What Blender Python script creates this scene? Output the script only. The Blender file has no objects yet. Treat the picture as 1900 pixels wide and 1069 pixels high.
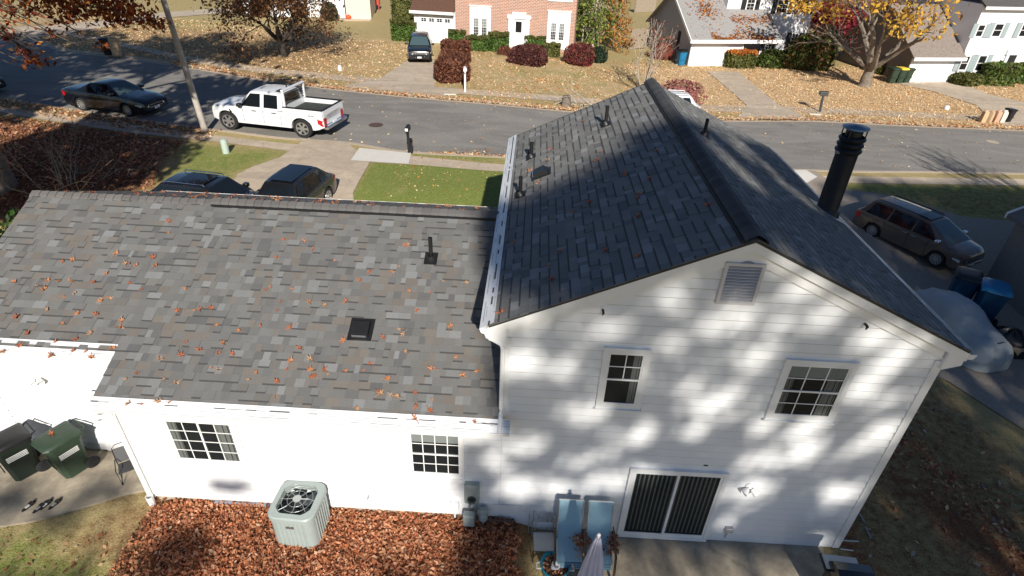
import bpy, math, random
from mathutils import Vector, Matrix, Euler
random.seed(7)
sc = bpy.context.scene
COL = sc.collection
PI = math.pi
# ------------------------------------------------------------------ camera
F_PX, CX, CY = 1070.4378, 950.0, 534.5            # focal length in pixels of the 1900 px wide photograph
cam_d = bpy.data.cameras.new('camera'); cam = bpy.data.objects.new('camera', cam_d); COL.objects.link(cam)
cam_d.sensor_width = 36.0; cam_d.lens = F_PX/1900*36.0
cam_d.clip_start = 0.1; cam_d.clip_end = 2000
cam.location = (0.2615, -7.6728, 11.1056)
cam.rotation_euler = (0.9981, -0.0332, 0.0450)
sc.camera = cam
# ------------------------------------------------------------------ light
SUN_DIR = Vector((-0.19, 1.0, -0.63)).normalized()   # direction the light travels
elev = math.asin(-SUN_DIR.z)
w = bpy.data.worlds.new('World'); sc.world = w; w.use_nodes = True
nt = w.node_tree; nt.nodes.clear()
sky = nt.nodes.new('ShaderNodeTexSky'); sky.sky_type = 'NISHITA'; sky.sun_disc = False
sky.sun_elevation = elev
sky.sun_rotation = math.atan2(-SUN_DIR.x, -SUN_DIR.y)
sky.air_density = 1.0; sky.dust_density = 0.3; sky.ozone_density = 2.5
bg = nt.nodes.new('ShaderNodeBackground'); bg.inputs['Strength'].default_value = 0.050
out = nt.nodes.new('ShaderNodeOutputWorld')
wb = nt.nodes.new('ShaderNodeMix'); wb.data_type = 'RGBA'; wb.blend_type = 'MULTIPLY'; wb.inputs[0].default_value = 1; wb.inputs[7].default_value = (.88, .99, 1.14, 1)
nt.links.new(sky.outputs[0], wb.inputs[6]); nt.links.new(wb.outputs[2], bg.inputs[0]); nt.links.new(bg.outputs[0], out.inputs[0])
sd = bpy.data.lights.new('sun', 'SUN'); sd.energy = 4.6; sd.angle = math.radians(0.75); sd.color = (1.0, 0.94, 0.85)
so = bpy.data.objects.new('sun', sd); COL.objects.link(so)
so.rotation_euler = SUN_DIR.to_track_quat('-Z', 'Y').to_euler(); so.location = (10, -40, 40)
vs = sc.view_settings; vs.view_transform = 'Standard'; vs.look = 'None'; vs.exposure = 0.4; vs.gamma = 1; vs.use_curve_mapping = False
sc.cycles.max_bounces = 6; sc.cycles.diffuse_bounces = 3; sc.cycles.transparent_max_bounces = 12

# ------------------------------------------------------------------ measuring helpers (photo pixel -> place on the ground)
RC = cam.rotation_euler.to_matrix(); CC = Vector(cam.location)
def ray(u, v): return RC @ Vector(((u-CX)/F_PX, -(v-CY)/F_PX, -1))
def proj(P):
    q = RC.transposed() @ (Vector(P)-CC); return CX+F_PX*q.x/-q.z, CY-F_PX*q.y/-q.z
def onz(u, v, z=0.0):
    d = ray(u, v); return CC + d*((z-CC.z)/d.z)
def ony(u, v, y=0.0):
    d = ray(u, v); return CC + d*((y-CC.y)/d.y)
def ss(x, a, b):
    t = min(1, max(0, (x-a)/(b-a))); return t*t*(3-2*t)
def lerp(a, b, t): return a+(b-a)*t
def gz(x, y):                                        # height of the ground
    back = 0.25*(1-ss(x, 0.35, 0.8))*ss(y, -6, -1.5)
    k = ss(x, -4, 13)
    A = lerp(1.75, 1.15, k)
    t = ss(y, lerp(3, 9, k), lerp(14.5, 20, k))
    return back*(1-t) + A*t
def gp(u, v, dz=0.0):
    z = 1.0
    for _ in range(40):
        P = onz(u, v, z); z = 0.5*z+0.5*(gz(P.x, P.y)+dz)
    P = onz(u, v, z); return Vector((P.x, P.y, gz(P.x, P.y)+dz))
def top_z(base, v):                                  # height at which a vertical over base reaches photo row v
    lo, hi = base.z-1, base.z+25
    for _ in range(40):
        m = (lo+hi)/2
        if proj((base.x, base.y, m))[1] > v: lo = m
        else: hi = m
    return lo
def interp(pts):
    pts = sorted(pts)
    def f(x):
        if x <= pts[0][0]:
            a, b = pts[0], pts[1]
        elif x >= pts[-1][0]:
            a, b = pts[-2], pts[-1]
        else:
            i = max(j for j in range(len(pts)-1) if pts[j][0] <= x)
            a, b = pts[i], pts[i+1]
            p0 = pts[i-1] if i > 0 else a; p3 = pts[i+2] if i+2 < len(pts) else b
            m1 = (b[1]-p0[1])/(b[0]-p0[0]) if p0 != a else (b[1]-a[1])/(b[0]-a[0])
            m2 = (p3[1]-a[1])/(p3[0]-a[0]) if p3 != b else (b[1]-a[1])/(b[0]-a[0])
            h = b[0]-a[0]; t = (x-a[0])/h
            return (2*t**3-3*t*t+1)*a[1]+(t**3-2*t*t+t)*h*m1+(-2*t**3+3*t*t)*b[1]+(t**3-t*t)*h*m2
        return a[1]+(b[1]-a[1])*(x-a[0])/(b[0]-a[0])
    return f

# ------------------------------------------------------------------ mesh helpers
class MB:
    def __init__(s): s.v = []; s.f = []; s.c = []
    def face(s, pts, c=None):
        n = len(s.v); s.v += [tuple(p) for p in pts]; s.f.append(tuple(range(n, n+len(pts)))); s.c.append(c)
    def grid(s, rows, close=False, c=None):
        n = len(s.v); k = len(rows[0])
        for r in rows: s.v += [tuple(p) for p in r]
        for i in range(len(rows)-1):
            for j in range(k if close else k-1):
                j2 = (j+1) % k
                s.f.append((n+i*k+j, n+i*k+j2, n+(i+1)*k+j2, n+(i+1)*k+j)); s.c.append(c)
    def box(s, x0, x1, y0, y1, z0, z1, c=None, bev=0.0):
        if bev > 0: return s.bbox(x0, x1, y0, y1, z0, z1, bev, c)
        n = len(s.v)
        s.v += [(x0,y0,z0),(x1,y0,z0),(x1,y1,z0),(x0,y1,z0),(x0,y0,z1),(x1,y0,z1),(x1,y1,z1),(x0,y1,z1)]
        for q in ((3,2,1,0),(4,5,6,7),(0,1,5,4),(1,2,6,5),(2,3,7,6),(3,0,4,7)):
            s.f.append(tuple(n+i for i in q)); s.c.append(c)
    def bbox(s, x0, x1, y0, y1, z0, z1, b, c=None):
        def ring(i, z): return [(x0+i+b-i,y0+i,z),(x1-b,y0+i,z),(x1-i,y0+b,z),(x1-i,y1-b,z),(x1-b,y1-i,z),(x0+b,y1-i,z),(x0+i,y1-b,z),(x0+i,y0+b,z)]
        rs = [ring(b*.6, z0), ring(0, z0+b), ring(0, z1-b), ring(b*.6, z1)]
        s.grid(rs, True, c); s.face(rs[0][::-1], c); s.face(rs[-1], c)
    def tube(s, path, rad, n=8, cap=True, c=None):
        P = [Vector(p) for p in path]; rows = []
        if not hasattr(rad, '__len__'): rad = [rad]*len(P)
        for i, p in enumerate(P):
            d = (P[min(i+1, len(P)-1)]-P[max(i-1, 0)])
            if d.length < 1e-9: d = Vector((0,0,1))
            d.normalize()
            a = d.cross(Vector((0,0,1)) if abs(d.z) < .92 else Vector((1,0,0))).normalized(); b = a.cross(d)
            rows.append([p+(a*math.cos(2*PI*j/n)+b*math.sin(2*PI*j/n))*rad[i] for j in range(n)])
        s.grid(rows, True, c)
        if cap: s.face(rows[0], c); s.face(rows[-1][::-1], c)
    def lathe(s, prof, o=(0,0,0), n=20, c=None, cap=True):
        rows = [[(o[0]+r*math.cos(2*PI*j/n), o[1]+r*math.sin(2*PI*j/n), o[2]+z) for j in range(n)] for r, z in prof]
        s.grid(rows, True, c)
        if cap: s.face(rows[0][::-1], c); s.face(rows[-1], c)
    def prism(s, poly, axis, a, b, c=None):              # polygon in the two other axes, from a to b along axis
        def P(p, t):
            if axis == 'x': return (t, p[0], p[1])
            if axis == 'y': return (p[0], t, p[1])
            return (p[0], p[1], t)
        A = [P(p, a) for p in poly]; B = [P(p, b) for p in poly]
        s.face(A, c); s.face(B[::-1], c)
        for i in range(len(poly)):
            j = (i+1) % len(poly); s.face([A[i], B[i], B[j], A[j]], c)
    def move(s, M, start=0):
        for i in range(start, len(s.v)): s.v[i] = tuple(M @ Vector(s.v[i]))
        return s
    def build(s, name, mat=None, parent=None, smooth=None, recalc=True, loc=None):
        me = bpy.data.meshes.new(name); me.from_pydata(s.v, [], s.f)
        if mat: me.materials.append(mat)
        if any(x is not None for x in s.c):
            ca = me.attributes.new('tint', 'FLOAT_COLOR', 'FACE')
            for i, x in enumerate(s.c):
                ca.data[i].color = (*(x or (1, 1, 1)), 1)
        if recalc:
            import bmesh
            bm = bmesh.new(); bm.from_mesh(me)
            if smooth: bmesh.ops.remove_doubles(bm, verts=bm.verts, dist=1e-5)
            bmesh.ops.recalc_face_normals(bm, faces=bm.faces); bm.to_mesh(me); bm.free()
        if smooth:
            me.polygons.foreach_set('use_smooth', [True]*len(me.polygons)); me.set_sharp_from_angle(angle=math.radians(smooth))
        o = bpy.data.objects.new(name, me); COL.objects.link(o)
        if parent: o.parent = parent
        if loc: o.location = loc
        return o
def tag(o, label=None, cat=None, group=None, kind=None):
    if label: o['label'] = label
    if cat: o['category'] = cat
    if group: o['group'] = group
    if kind: o['kind'] = kind
    return o
def thing(name, label, cat, loc=(0,0,0), rz=0.0, group=None, scale=1.0):
    o = bpy.data.objects.new(name, None); COL.objects.link(o); o.empty_display_size = .3
    o.location = loc; o.rotation_euler = (0, 0, rz); o.scale = (scale,)*3
    return tag(o, label, cat, group)
def copy_tree(o, parent=None):
    c = o.copy(); COL.objects.link(c); c.parent = parent
    for ch in list(o.children): copy_tree(ch, c)
    return c

# ------------------------------------------------------------------ materials
def mat(name, col, rough=.6, metal=0.0, noise=0.0, nscale=8.0, spec=.5, coat=0.0, bump=0.0, bscale=60.0, tint=False, col2=None, n2=.0):
    m = bpy.data.materials.new(name); m.use_nodes = True; t = m.node_tree; N = t.nodes; b = N['Principled BSDF']
    b.inputs['Roughness'].default_value = rough; b.inputs['Metallic'].default_value = metal
    b.inputs['Specular IOR Level'].default_value = spec; b.inputs['Coat Weight'].default_value = coat; b.inputs['Coat Roughness'].default_value = .05
    src = None
    tc = N.new('ShaderNodeTexCoord')
    rgb = N.new('ShaderNodeRGB'); rgb.outputs[0].default_value = (*col, 1); src = rgb.outputs[0]
    if tint:
        a = N.new('ShaderNodeAttribute'); a.attribute_name = 'tint'
        mx = N.new('ShaderNodeMix'); mx.data_type = 'RGBA'; mx.blend_type = 'MULTIPLY'; mx.inputs[0].default_value = 1
        t.links.new(src, mx.inputs[6]); t.links.new(a.outputs[0], mx.inputs[7]); src = mx.outputs[2]
    if col2:
        n = N.new('ShaderNodeTexNoise'); n.inputs['Scale'].default_value = nscale; n.inputs['Detail'].default_value = 5
        t.links.new(tc.outputs['Object'], n.inputs['Vector'])
        r = N.new('ShaderNodeMapRange'); r.inputs[1].default_value = .5-n2; r.inputs[2].default_value = .5+n2
        t.links.new(n.outputs[0], r.inputs[0])
        mx = N.new('ShaderNodeMix'); mx.data_type = 'RGBA'; t.links.new(r.outputs[0], mx.inputs[0])
        t.links.new(src, mx.inputs[6]); mx.inputs[7].default_value = (*col2, 1); src = mx.outputs[2]
    if noise:
        n = N.new('ShaderNodeTexNoise'); n.inputs['Scale'].default_value = nscale*3.7 if col2 else nscale; n.inputs['Detail'].default_value = 6; n.inputs['Roughness'].default_value = .65
        t.links.new(tc.outputs['Object'], n.inputs['Vector'])
        r = N.new('ShaderNodeMapRange'); r.inputs[1].default_value = .25; r.inputs[2].default_value = .75
        r.inputs[3].default_value = 1-noise; r.inputs[4].default_value = 1+noise
        t.links.new(n.outputs[0], r.inputs[0])
        mx = N.new('ShaderNodeVectorMath'); mx.operation = 'SCALE'; t.links.new(src, mx.inputs[0]); t.links.new(r.outputs[0], mx.inputs['Scale']); src = mx.outputs[0]
    t.links.new(src, b.inputs['Base Color'])
    if bump:
        n = N.new('ShaderNodeTexNoise'); n.inputs['Scale'].default_value = bscale; n.inputs['Detail'].default_value = 4
        t.links.new(tc.outputs['Object'], n.inputs['Vector'])
        bu = N.new('ShaderNodeBump'); bu.inputs['Strength'].default_value = bump; bu.inputs['Distance'].default_value = .02
        t.links.new(n.outputs[0], bu.inputs['Height']); t.links.new(bu.outputs[0], b.inputs['Normal'])
    return m
def leaf_mat(name, rough=.6):
    m = bpy.data.materials.new(name); m.use_nodes = True; t = m.node_tree; N = t.nodes; b = N['Principled BSDF']
    a = N.new('ShaderNodeAttribute'); a.attribute_name = 'tint'; t.links.new(a.outputs[0], b.inputs['Base Color'])
    b.inputs['Roughness'].default_value = rough; b.inputs['Specular IOR Level'].default_value = .3
    tr = N.new('ShaderNodeBsdfTranslucent'); t.links.new(a.outputs[0], tr.inputs[0])
    mx = N.new('ShaderNodeMixShader'); mx.inputs[0].default_value = .25
    t.links.new(b.outputs[0], mx.inputs[1]); t.links.new(tr.outputs[0], mx.inputs[2]); t.links.new(mx.outputs[0], N['Material Output'].inputs[0])
    return m
def glass_mat():
    m = bpy.data.materials.new('window_glass'); m.use_nodes = True; t = m.node_tree; N = t.nodes; b = N['Principled BSDF']
    b.inputs['Base Color'].default_value = (.02, .025, .03, 1); b.inputs['Roughness'].default_value = .04; b.inputs['IOR'].default_value = 1.5
    tr = N.new('ShaderNodeBsdfTransparent'); tr.inputs[0].default_value = (.82, .86, .86, 1)
    mx = N.new('ShaderNodeMixShader'); mx.inputs[0].default_value = .3
    t.links.new(tr.outputs[0], mx.inputs[1]); t.links.new(b.outputs[0], mx.inputs[2]); t.links.new(mx.outputs[0], N['Material Output'].inputs[0])
    return m
M = {}
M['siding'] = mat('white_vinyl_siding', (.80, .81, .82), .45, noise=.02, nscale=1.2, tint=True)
M['siding_far'] = mat('far_white_siding', (.80, .81, .82), .5, noise=.03, nscale=1.2)
M['white'] = mat('white_painted_trim', (.82, .82, .81), .4, noise=.02, nscale=4)
M['whitemetal'] = mat('white_aluminium', (.78, .79, .79), .35, noise=.04, nscale=3)
M['shingle'] = mat('asphalt_shingle', (1, 1, 1), .9, tint=True, noise=.28, nscale=95, spec=.25, bump=.25, bscale=140)
M['shingle_far'] = mat('shingle_far', (.30, .29, .28), .9, noise=.25, nscale=9, spec=.2)
M['shingle_brown'] = mat('brown_shingle', (.12, .065, .045), .9, noise=.3, nscale=9, spec=.2)
M['shingle_dark'] = mat('dark_shingle', (.10, .095, .09), .9, noise=.3, nscale=9, spec=.2)
M['black'] = mat('black_plastic', (.012, .012, .013), .45, noise=.2, nscale=9)
M['rubber'] = mat('tyre_rubber', (.016, .016, .017), .8, noise=.2, nscale=20)
M['darkvoid'] = mat('dark_interior', (.012, .013, .012), .8)
M['glass'] = glass_mat()
M['blind'] = mat('window_blind', (.55, .55, .52), .7)
M['curtain'] = mat('curtain_cloth', (.36, .35, .32), .9)
M['autoglass'] = mat('tinted_car_glass', (.008, .011, .014), .04, spec=.6)
M['autoglass_blue'] = mat('clear_windscreen', (.06, .095, .105), .04, spec=.8)
M['alu'] = mat('silver_alloy', (.55, .56, .57), .3, metal=.8)
M['chrome'] = mat('chrome', (.75, .75, .76), .15, metal=1)
M['red'] = mat('red_lens', (.45, .01, .015), .2, coat=.5)
M['lamp'] = mat('clear_lens', (.62, .64, .66), .12, coat=.6)
M['plate'] = mat('licence_plate', (.75, .75, .76), .5)
M['steel'] = mat('galvanised_steel', (.42, .43, .44), .45, metal=.4, noise=.1, nscale=6)
M['concrete'] = mat('concrete', (.55, .455, .345), .9, noise=.12, nscale=2.2, bump=.15, spec=.2, col2=(.44, .365, .28), n2=.25)
M['newconcrete'] = mat('new_concrete', (.66, .63, .57), .9, noise=.05, nscale=3, bump=.1)
M['patio'] = mat('patio_concrete', (.46, .39, .29), .9, noise=.16, nscale=3, bump=.15, col2=(.26, .22, .165), n2=.25)
M['asphalt'] = mat('asphalt', (.275, .262, .238), .95, noise=.2, nscale=9, bump=.25, bscale=90, spec=.12, col2=(.225, .21, .19), n2=.3)
M['asphalt_dark'] = mat('old_drive_concrete', (.40, .345, .28), .9, noise=.16, nscale=14, bump=.2, spec=.2, col2=(.27, .23, .19), n2=.3)
M['kerb'] = mat('kerb_concrete', (.46, .38, .29), .9, noise=.15, nscale=5)
M['wood'] = mat('weathered_wood', (.33, .27, .20), .85, noise=.25, nscale=7)
M['bark'] = mat('grey_bark', (.20, .165, .13), .95, noise=.4, nscale=7, bump=.6, bscale=25)
M['bark_dark'] = mat('dark_bark', (.055, .042, .034), .95, noise=.4, nscale=7, bump=.5, bscale=25)
M['bark_pale'] = mat('pale_bark', (.42, .36, .29), .9, noise=.25, nscale=9)
M['twig'] = mat('dry_twigs', (.17, .13, .105), .95, noise=.3, nscale=3)
M['leaf'] = leaf_mat('foliage')
M['greenbin'] = mat('dark_green_plastic', (.028, .05, .03), .5, noise=.15, nscale=6)
M['blackgreen'] = mat('black_green_plastic', (.010, .018, .013), .5, noise=.15, nscale=6)
M['bluebin'] = mat('blue_plastic', (.01, .17, .34), .4, noise=.12, nscale=6)
M['navybin'] = mat('dark_blue_plastic', (.006, .055, .12), .4, noise=.12, nscale=6)
M['acpaint'] = mat('sage_grey_enamel', (.33, .38, .36), .45, noise=.05, nscale=4)
M['teal'] = mat('teal_plastic', (.0, .25, .33), .4, noise=.08, nscale=5)
M['sling'] = mat('pale_blue_sling_cloth', (.28, .46, .55), .8, noise=.08, nscale=30)
M['bronze'] = mat('bronze_metal', (.10, .075, .06), .45, metal=.4, noise=.1)
M['umbrella'] = mat('lavender_grey_cloth', (.52, .52, .64), .85, noise=.1, nscale=6)
M['carcover'] = mat('silver_cover_cloth', (.33, .36, .37), .6, noise=.15, nscale=2.5, bump=.5, bscale=5)
M['kraft'] = mat('kraft_paper', (.52, .37, .22), .85, noise=.12, nscale=6)
M['yellow'] = mat('yellow_plastic', (.85, .60, .05), .5)
M['orange'] = mat('orange_plastic', (.75, .10, .03), .5)
M['pole'] = mat('weathered_pole_wood', (.42, .38, .33), .85, noise=.22, nscale=4)
def add_patches(m, scale, lo, hi):
    t = m.node_tree; N = t.nodes; b = N['Principled BSDF']; l = b.inputs['Base Color'].links[0]; src = l.from_socket
    tc = N.new('ShaderNodeTexCoord'); n = N.new('ShaderNodeTexNoise'); n.inputs['Scale'].default_value = scale; n.inputs['Detail'].default_value = 3; n.inputs['Distortion'].default_value = 1.2
    mp = N.new('ShaderNodeMapping'); mp.inputs['Scale'].default_value = (.35, 1, 1); t.links.new(tc.outputs['Object'], mp.inputs[0]); t.links.new(mp.outputs[0], n.inputs['Vector'])
    r = N.new('ShaderNodeMapRange'); r.inputs[1].default_value = .35; r.inputs[2].default_value = .65; r.inputs[3].default_value = lo; r.inputs[4].default_value = hi; t.links.new(n.outputs[0], r.inputs[0])
    v = N.new('ShaderNodeTexVoronoi'); v.feature = 'DISTANCE_TO_EDGE'; v.inputs['Scale'].default_value = .22; nz = N.new('ShaderNodeTexNoise'); nz.inputs['Scale'].default_value = 1.2; nz.inputs['Detail'].default_value = 4
    ad = N.new('ShaderNodeVectorMath'); ad.operation = 'MULTIPLY_ADD'; t.links.new(tc.outputs['Object'], nz.inputs['Vector']); t.links.new(nz.outputs['Color'], ad.inputs[0]); ad.inputs[1].default_value = (1.6, 1.6, 0); t.links.new(tc.outputs['Object'], ad.inputs[2]); t.links.new(ad.outputs[0], v.inputs['Vector'])
    c = N.new('ShaderNodeMapRange'); c.inputs[1].default_value = .0; c.inputs[2].default_value = .008; c.inputs[3].default_value = .80; c.inputs[4].default_value = 1; t.links.new(v.outputs['Distance'], c.inputs[0])
    mu = N.new('ShaderNodeMath'); mu.operation = 'MULTIPLY'; t.links.new(r.outputs[0], mu.inputs[0]); t.links.new(c.outputs[0], mu.inputs[1])
    s = N.new('ShaderNodeVectorMath'); s.operation = 'SCALE'; t.links.new(src, s.inputs[0]); t.links.new(mu.outputs[0], s.inputs['Scale']); t.links.new(s.outputs[0], b.inputs['Base Color'])
add_patches(M['asphalt'], .8, .86, 1.1); add_patches(M['patio'], .9, .85, 1.12); add_patches(M['concrete'], .7, .88, 1.08)
def brick_mat():
    m = mat('red_brick', (1, 1, 1), .9); t = m.node_tree; N = t.nodes; b = N['Principled BSDF']
    tc = N.new('ShaderNodeTexCoord'); mp = N.new('ShaderNodeMapping'); mp.inputs['Rotation'].default_value = (PI/2, 0, 0)
    br = N.new('ShaderNodeTexBrick'); br.inputs['Scale'].default_value = 1
    br.inputs['Color1'].default_value = (.46, .20, .12, 1); br.inputs['Color2'].default_value = (.33, .14, .085, 1); br.inputs['Mortar'].default_value = (.55, .47, .40, 1)
    br.inputs['Mortar Size'].default_value = .018; br.inputs['Brick Width'].default_value = .30; br.inputs['Row Height'].default_value = .11
    t.links.new(tc.outputs['Object'], mp.inputs[0]); t.links.new(mp.outputs[0], br.inputs[0]); t.links.new(br.outputs[0], b.inputs['Base Color'])
    return m
M['brick'] = brick_mat()
def ground_mat():
    m = bpy.data.materials.new('lawn_and_leaf_litter'); m.use_nodes = True; t = m.node_tree; N = t.nodes; b = N['Principled BSDF']; b.inputs['Roughness'].default_value = .95; b.inputs['Specular IOR Level'].default_value = .15
    tc = N.new('ShaderNodeTexCoord'); at = N.new('ShaderNodeAttribute'); at.attribute_name = 'zone'; sp = N.new('ShaderNodeSeparateColor'); t.links.new(at.outputs[0], sp.inputs[0])
    def noise(s, d=6, r=.65):
        n = N.new('ShaderNodeTexNoise'); n.inputs['Scale'].default_value = s; n.inputs['Detail'].default_value = d; n.inputs['Roughness'].default_value = r; t.links.new(tc.outputs['Object'], n.inputs[0]); return n.outputs[0]
    def ramp(x, stops):
        r = N.new('ShaderNodeValToRGB'); t.links.new(x, r.inputs[0]); e = r.color_ramp.elements
        e[0].position, e[0].color = stops[0][0], (*stops[0][1], 1); e[1].position, e[1].color = stops[-1][0], (*stops[-1][1], 1)
        for p, c in stops[1:-1]:
            q = e.new(p); q.color = (*c, 1)
        return r.outputs[0]
    def mix(f, a, c):
        x = N.new('ShaderNodeMix'); x.data_type = 'RGBA'; t.links.new(f, x.inputs[0]); t.links.new(a, x.inputs[6]); t.links.new(c, x.inputs[7]); return x.outputs[2]
    def sharp(w, n, k=.35):                              # zone weight broken up by noise
        a = N.new('ShaderNodeMath'); a.operation = 'SUBTRACT'; t.links.new(n, a.inputs[0]); a.inputs[1].default_value = .5
        c = N.new('ShaderNodeMath'); c.operation = 'MULTIPLY_ADD'; t.links.new(a.outputs[0], c.inputs[0]); c.inputs[1].default_value = 1.6; t.links.new(w, c.inputs[2])
        r = N.new('ShaderNodeMapRange'); r.inputs[1].default_value = .5-k; r.inputs[2].default_value = .5+k; t.links.new(c.outputs[0], r.inputs[0]); return r.outputs[0]
    n_f, n_m, n_c = noise(26), noise(5), noise(.7, 4)
    dry = ramp(n_f, [(.3, (.24, .18, .075)), (.5, (.42, .33, .155)), (.7, (.55, .44, .23))])
    green = ramp(n_f, [(.3, (.085, .12, .02)), (.5, (.20, .25, .055)), (.72, (.36, .36, .13))])
    tan = ramp(n_f, [(.3, (.40, .25, .13)), (.5, (.62, .44, .25)), (.7, (.76, .58, .36))])
    brown = ramp(n_f, [(.3, (.07, .03, .015)), (.5, (.20, .09, .045)), (.7, (.34, .17, .09))])
    c = mix(sharp(sp.outputs[0], n_m), dry, green); c = mix(sharp(sp.outputs[1], n_c), c, tan); c = mix(sharp(sp.outputs[2], n_m), c, brown)
    t.links.new(c, b.inputs['Base Color'])
    bu = N.new('ShaderNodeBump'); bu.inputs['Strength'].default_value = .7; bu.inputs['Distance'].default_value = .05; t.links.new(noise(35), bu.inputs['Height']); t.links.new(bu.outputs[0], b.inputs['Normal'])
    return m
M['ground'] = ground_mat()
def paint(name, c, rough=.3, noise=.0): return mat(name, c, rough, coat=.7, noise=noise, nscale=3)
M['p_white'] = paint('white_car_paint', (.78, .79, .80)); M['p_black'] = paint('black_car_paint', (.010, .011, .013), .22)
M['p_navy'] = paint('dark_blue_car_paint', (.004, .006, .011), .25); M['p_grey'] = paint('grey_car_paint', (.032, .032, .034), .25)
M['p_brown'] = paint('brown_grey_car_paint', (.105, .083, .066), .25)
# ================================================================== THE SETTING
def edge(pxs): return interp([(lambda P: (P.x, P.y))(gp(*q)) for q in pxs])
near_kerb = edge([(0,181),(150,206),(310,229),(418,243),(525,256),(640,264),(751,281),(935,291),(1475,315),(1580,318),(1740,319),(1900,322)])
near_w1 = edge([(0,198),(236,231),(370,248),(552,269),(763,290),(936,306),(1475,326),(1580,328),(1900,333)])
near_w2 = edge([(0,209),(236,246),(370,260),(535,281),(655,299),(760,306),(933,319),(1475,338),(1571,340),(1900,345)])
far_kerb = edge([(0,56),(80,77),(121,91),(199,100),(337,119),(505,146),(640,163),(840,182),(1040,200),(1344,219),(1512,220),(1698,229),(1900,237)])
far_w1 = edge([(230,88),(370,118),(500,137),(640,151),(700,158),(810,172),(1004,186),(1314,207),(1480,209),(1700,219),(1816,224),(1900,228)])
far_w2 = edge([(230,80),(370,108),(500,127),(640,140),(700,146),(812,162),(1004,176),(1314,195),(1480,199),(1700,209),(1816,214),(1900,218)])
X0, X1 = -80.0, 70.0
def strip(name, fa, fb, x0, x1, off, m, step=.5, rows=4, thick=0.0):
    mb = MB(); n = max(2, int((x1-x0)/step)); R = []
    for i in range(n+1):
        x = x0+(x1-x0)*i/n; a, b = fa(x), fb(x); r = []
        if thick: r.append((x, a, gz(x, a)+off-thick))
        for k in range(rows+1):
            y = a+(b-a)*k/rows; r.append((x, y, gz(x, y)+off))
        if thick: r.append((x, b, gz(x, b)+off-thick))
        R.append(r)
    mb.grid(R); o = mb.build(name, m); tag(o, kind='structure'); return o
# zones of the ground cover: (kind, weight, polygon in photo pixels, softness in m)
def wpoly(px): return [(lambda P: (P.x, P.y))(gp(*q)) for q in px]
ZONES = [  # channel 0 green, 1 tan leaf litter, 2 brown leaf litter
 (0, .88, wpoly([(690,298),(960,318),(960,420),(640,392)]), .3),
 (0, .75, wpoly([(300,262),(380,268),(545,282),(500,302),(440,320),(420,345),(260,345),(330,300)]), .9),
 (0, .6, wpoly([(420,262),(470,258),(535,262),(530,280)]), .5),
 (2, .95, wpoly([(-200,200),(236,246),(330,262),(300,300),(280,350),(200,360),(-200,460)]), 1.2),
 (2, .6, wpoly([(0,190),(320,225),(370,250),(236,240)]), .4),
 (0, .55, wpoly([(700,279),(935,292),(935,306),(763,290)]), .2),
 (0, .75, wpoly([(1560,340),(1900,345),(1960,420),(1780,400),(1700,372),(1565,352)]), .5),
 (2, .35, wpoly([(1600,352),(1900,352),(1960,420),(1780,400),(1700,372)]), .8),
 (1, .9, [(8, 29), (70, 29), (70, 52), (8, 42)], 2.0),
 (2, .45, [(-45, 32), (-14, 31), (-13, 44), (-45, 50)], 3.0),
 (1, .45, [(-50, 30), (-10, 31), (-8, 46), (-50, 52)], 3.0),
 (1, .45, [(-12, 30), (8, 29.5), (8, 42), (-12, 40)], 3.0),
 (0, .45, [(-4, 34), (5, 33), (6, 38), (-3, 39)], 2.0),
 (0, .6, [(-40, 44), (-29, 44), (-29, 50), (-40, 50)], 1.5),
 (0, .7, [(-14, -8), (-7.4, -8), (-6.2, -1.5), (-8.8, -.9), (-14, -1.2)], .6),
 (2, .5, [(-9, -1.4), (-6, -1.6), (-6, .1), (-8, .1)], .4),
 (2, 1.0, [(-7.4, -2.6), (.55, -2.6), (.55, .15), (-7.4, .15)], .25),
 (0, .5, [(7.5, -9), (14, -9), (12, 6), (7.4, 6)], .4),
 (2, .5, [(7.3, -9), (15, -9), (12.5, 6), (7.3, 8)], .6),
 (2, .9, [(8.7, 8), (9.5, 2.5), (11, 1.2), (12.5, -3), (11, -3), (9.2, 1.5), (7.2, 4), (7.2, 8)], .6),
 (2, .8, [(7.2, -1), (8.2, -1), (7.9, .6), (7.2, 1.2)], .3),
 (0, .45, [(14, 26.5), (20, 26), (18.5, 28), (14, 28)], .8),
]
def pin(x, y, P):
    c = False; n = len(P)
    for i in range(n):
        (x1, y1), (x2, y2) = P[i], P[i-1]
        if (y1 > y) != (y2 > y) and x < (x2-x1)*(y-y1)/(y2-y1)+x1: c = not c
    return c
def pdist(x, y, P):
    d = 1e9; n = len(P)
    for i in range(n):
        (x1, y1), (x2, y2) = P[i], P[i-1]; dx, dy = x2-x1, y2-y1; L = dx*dx+dy*dy
        t = max(0, min(1, ((x-x1)*dx+(y-y1)*dy)/L)) if L else 0
        d = min(d, math.hypot(x-x1-t*dx, y-y1-t*dy))
    return d
ZB = [(c, wt, P, s, min(p[0] for p in P)-s, max(p[0] for p in P)+s, min(p[1] for p in P)-s, max(p[1] for p in P)+s) for c, wt, P, s in ZONES]
def zone(x, y):
    r = [0, 0, 0]
    for c, wt, P, s, a, b, d, e in ZB:
        if a <= x <= b and d <= y <= e:
            q = pdist(x, y, P); q = q if pin(x, y, P) else -q
            k = wt*ss(q, -s, s)
            if c == 2 or c == 1:
                r[0] *= (1-k)
            r[c] = max(r[c], k)
    return r
def ground_strip(mb, zs, xs, yfun):
    R = []
    for x in xs:
        r = []
        for y in yfun(x): r.append((x, y, gz(x, y)-(0.0))); zs.append(zone(x, y) if abs(x) < 75 else (0, .3, 0))
        R.append(r)
    mb.grid(R)
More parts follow.
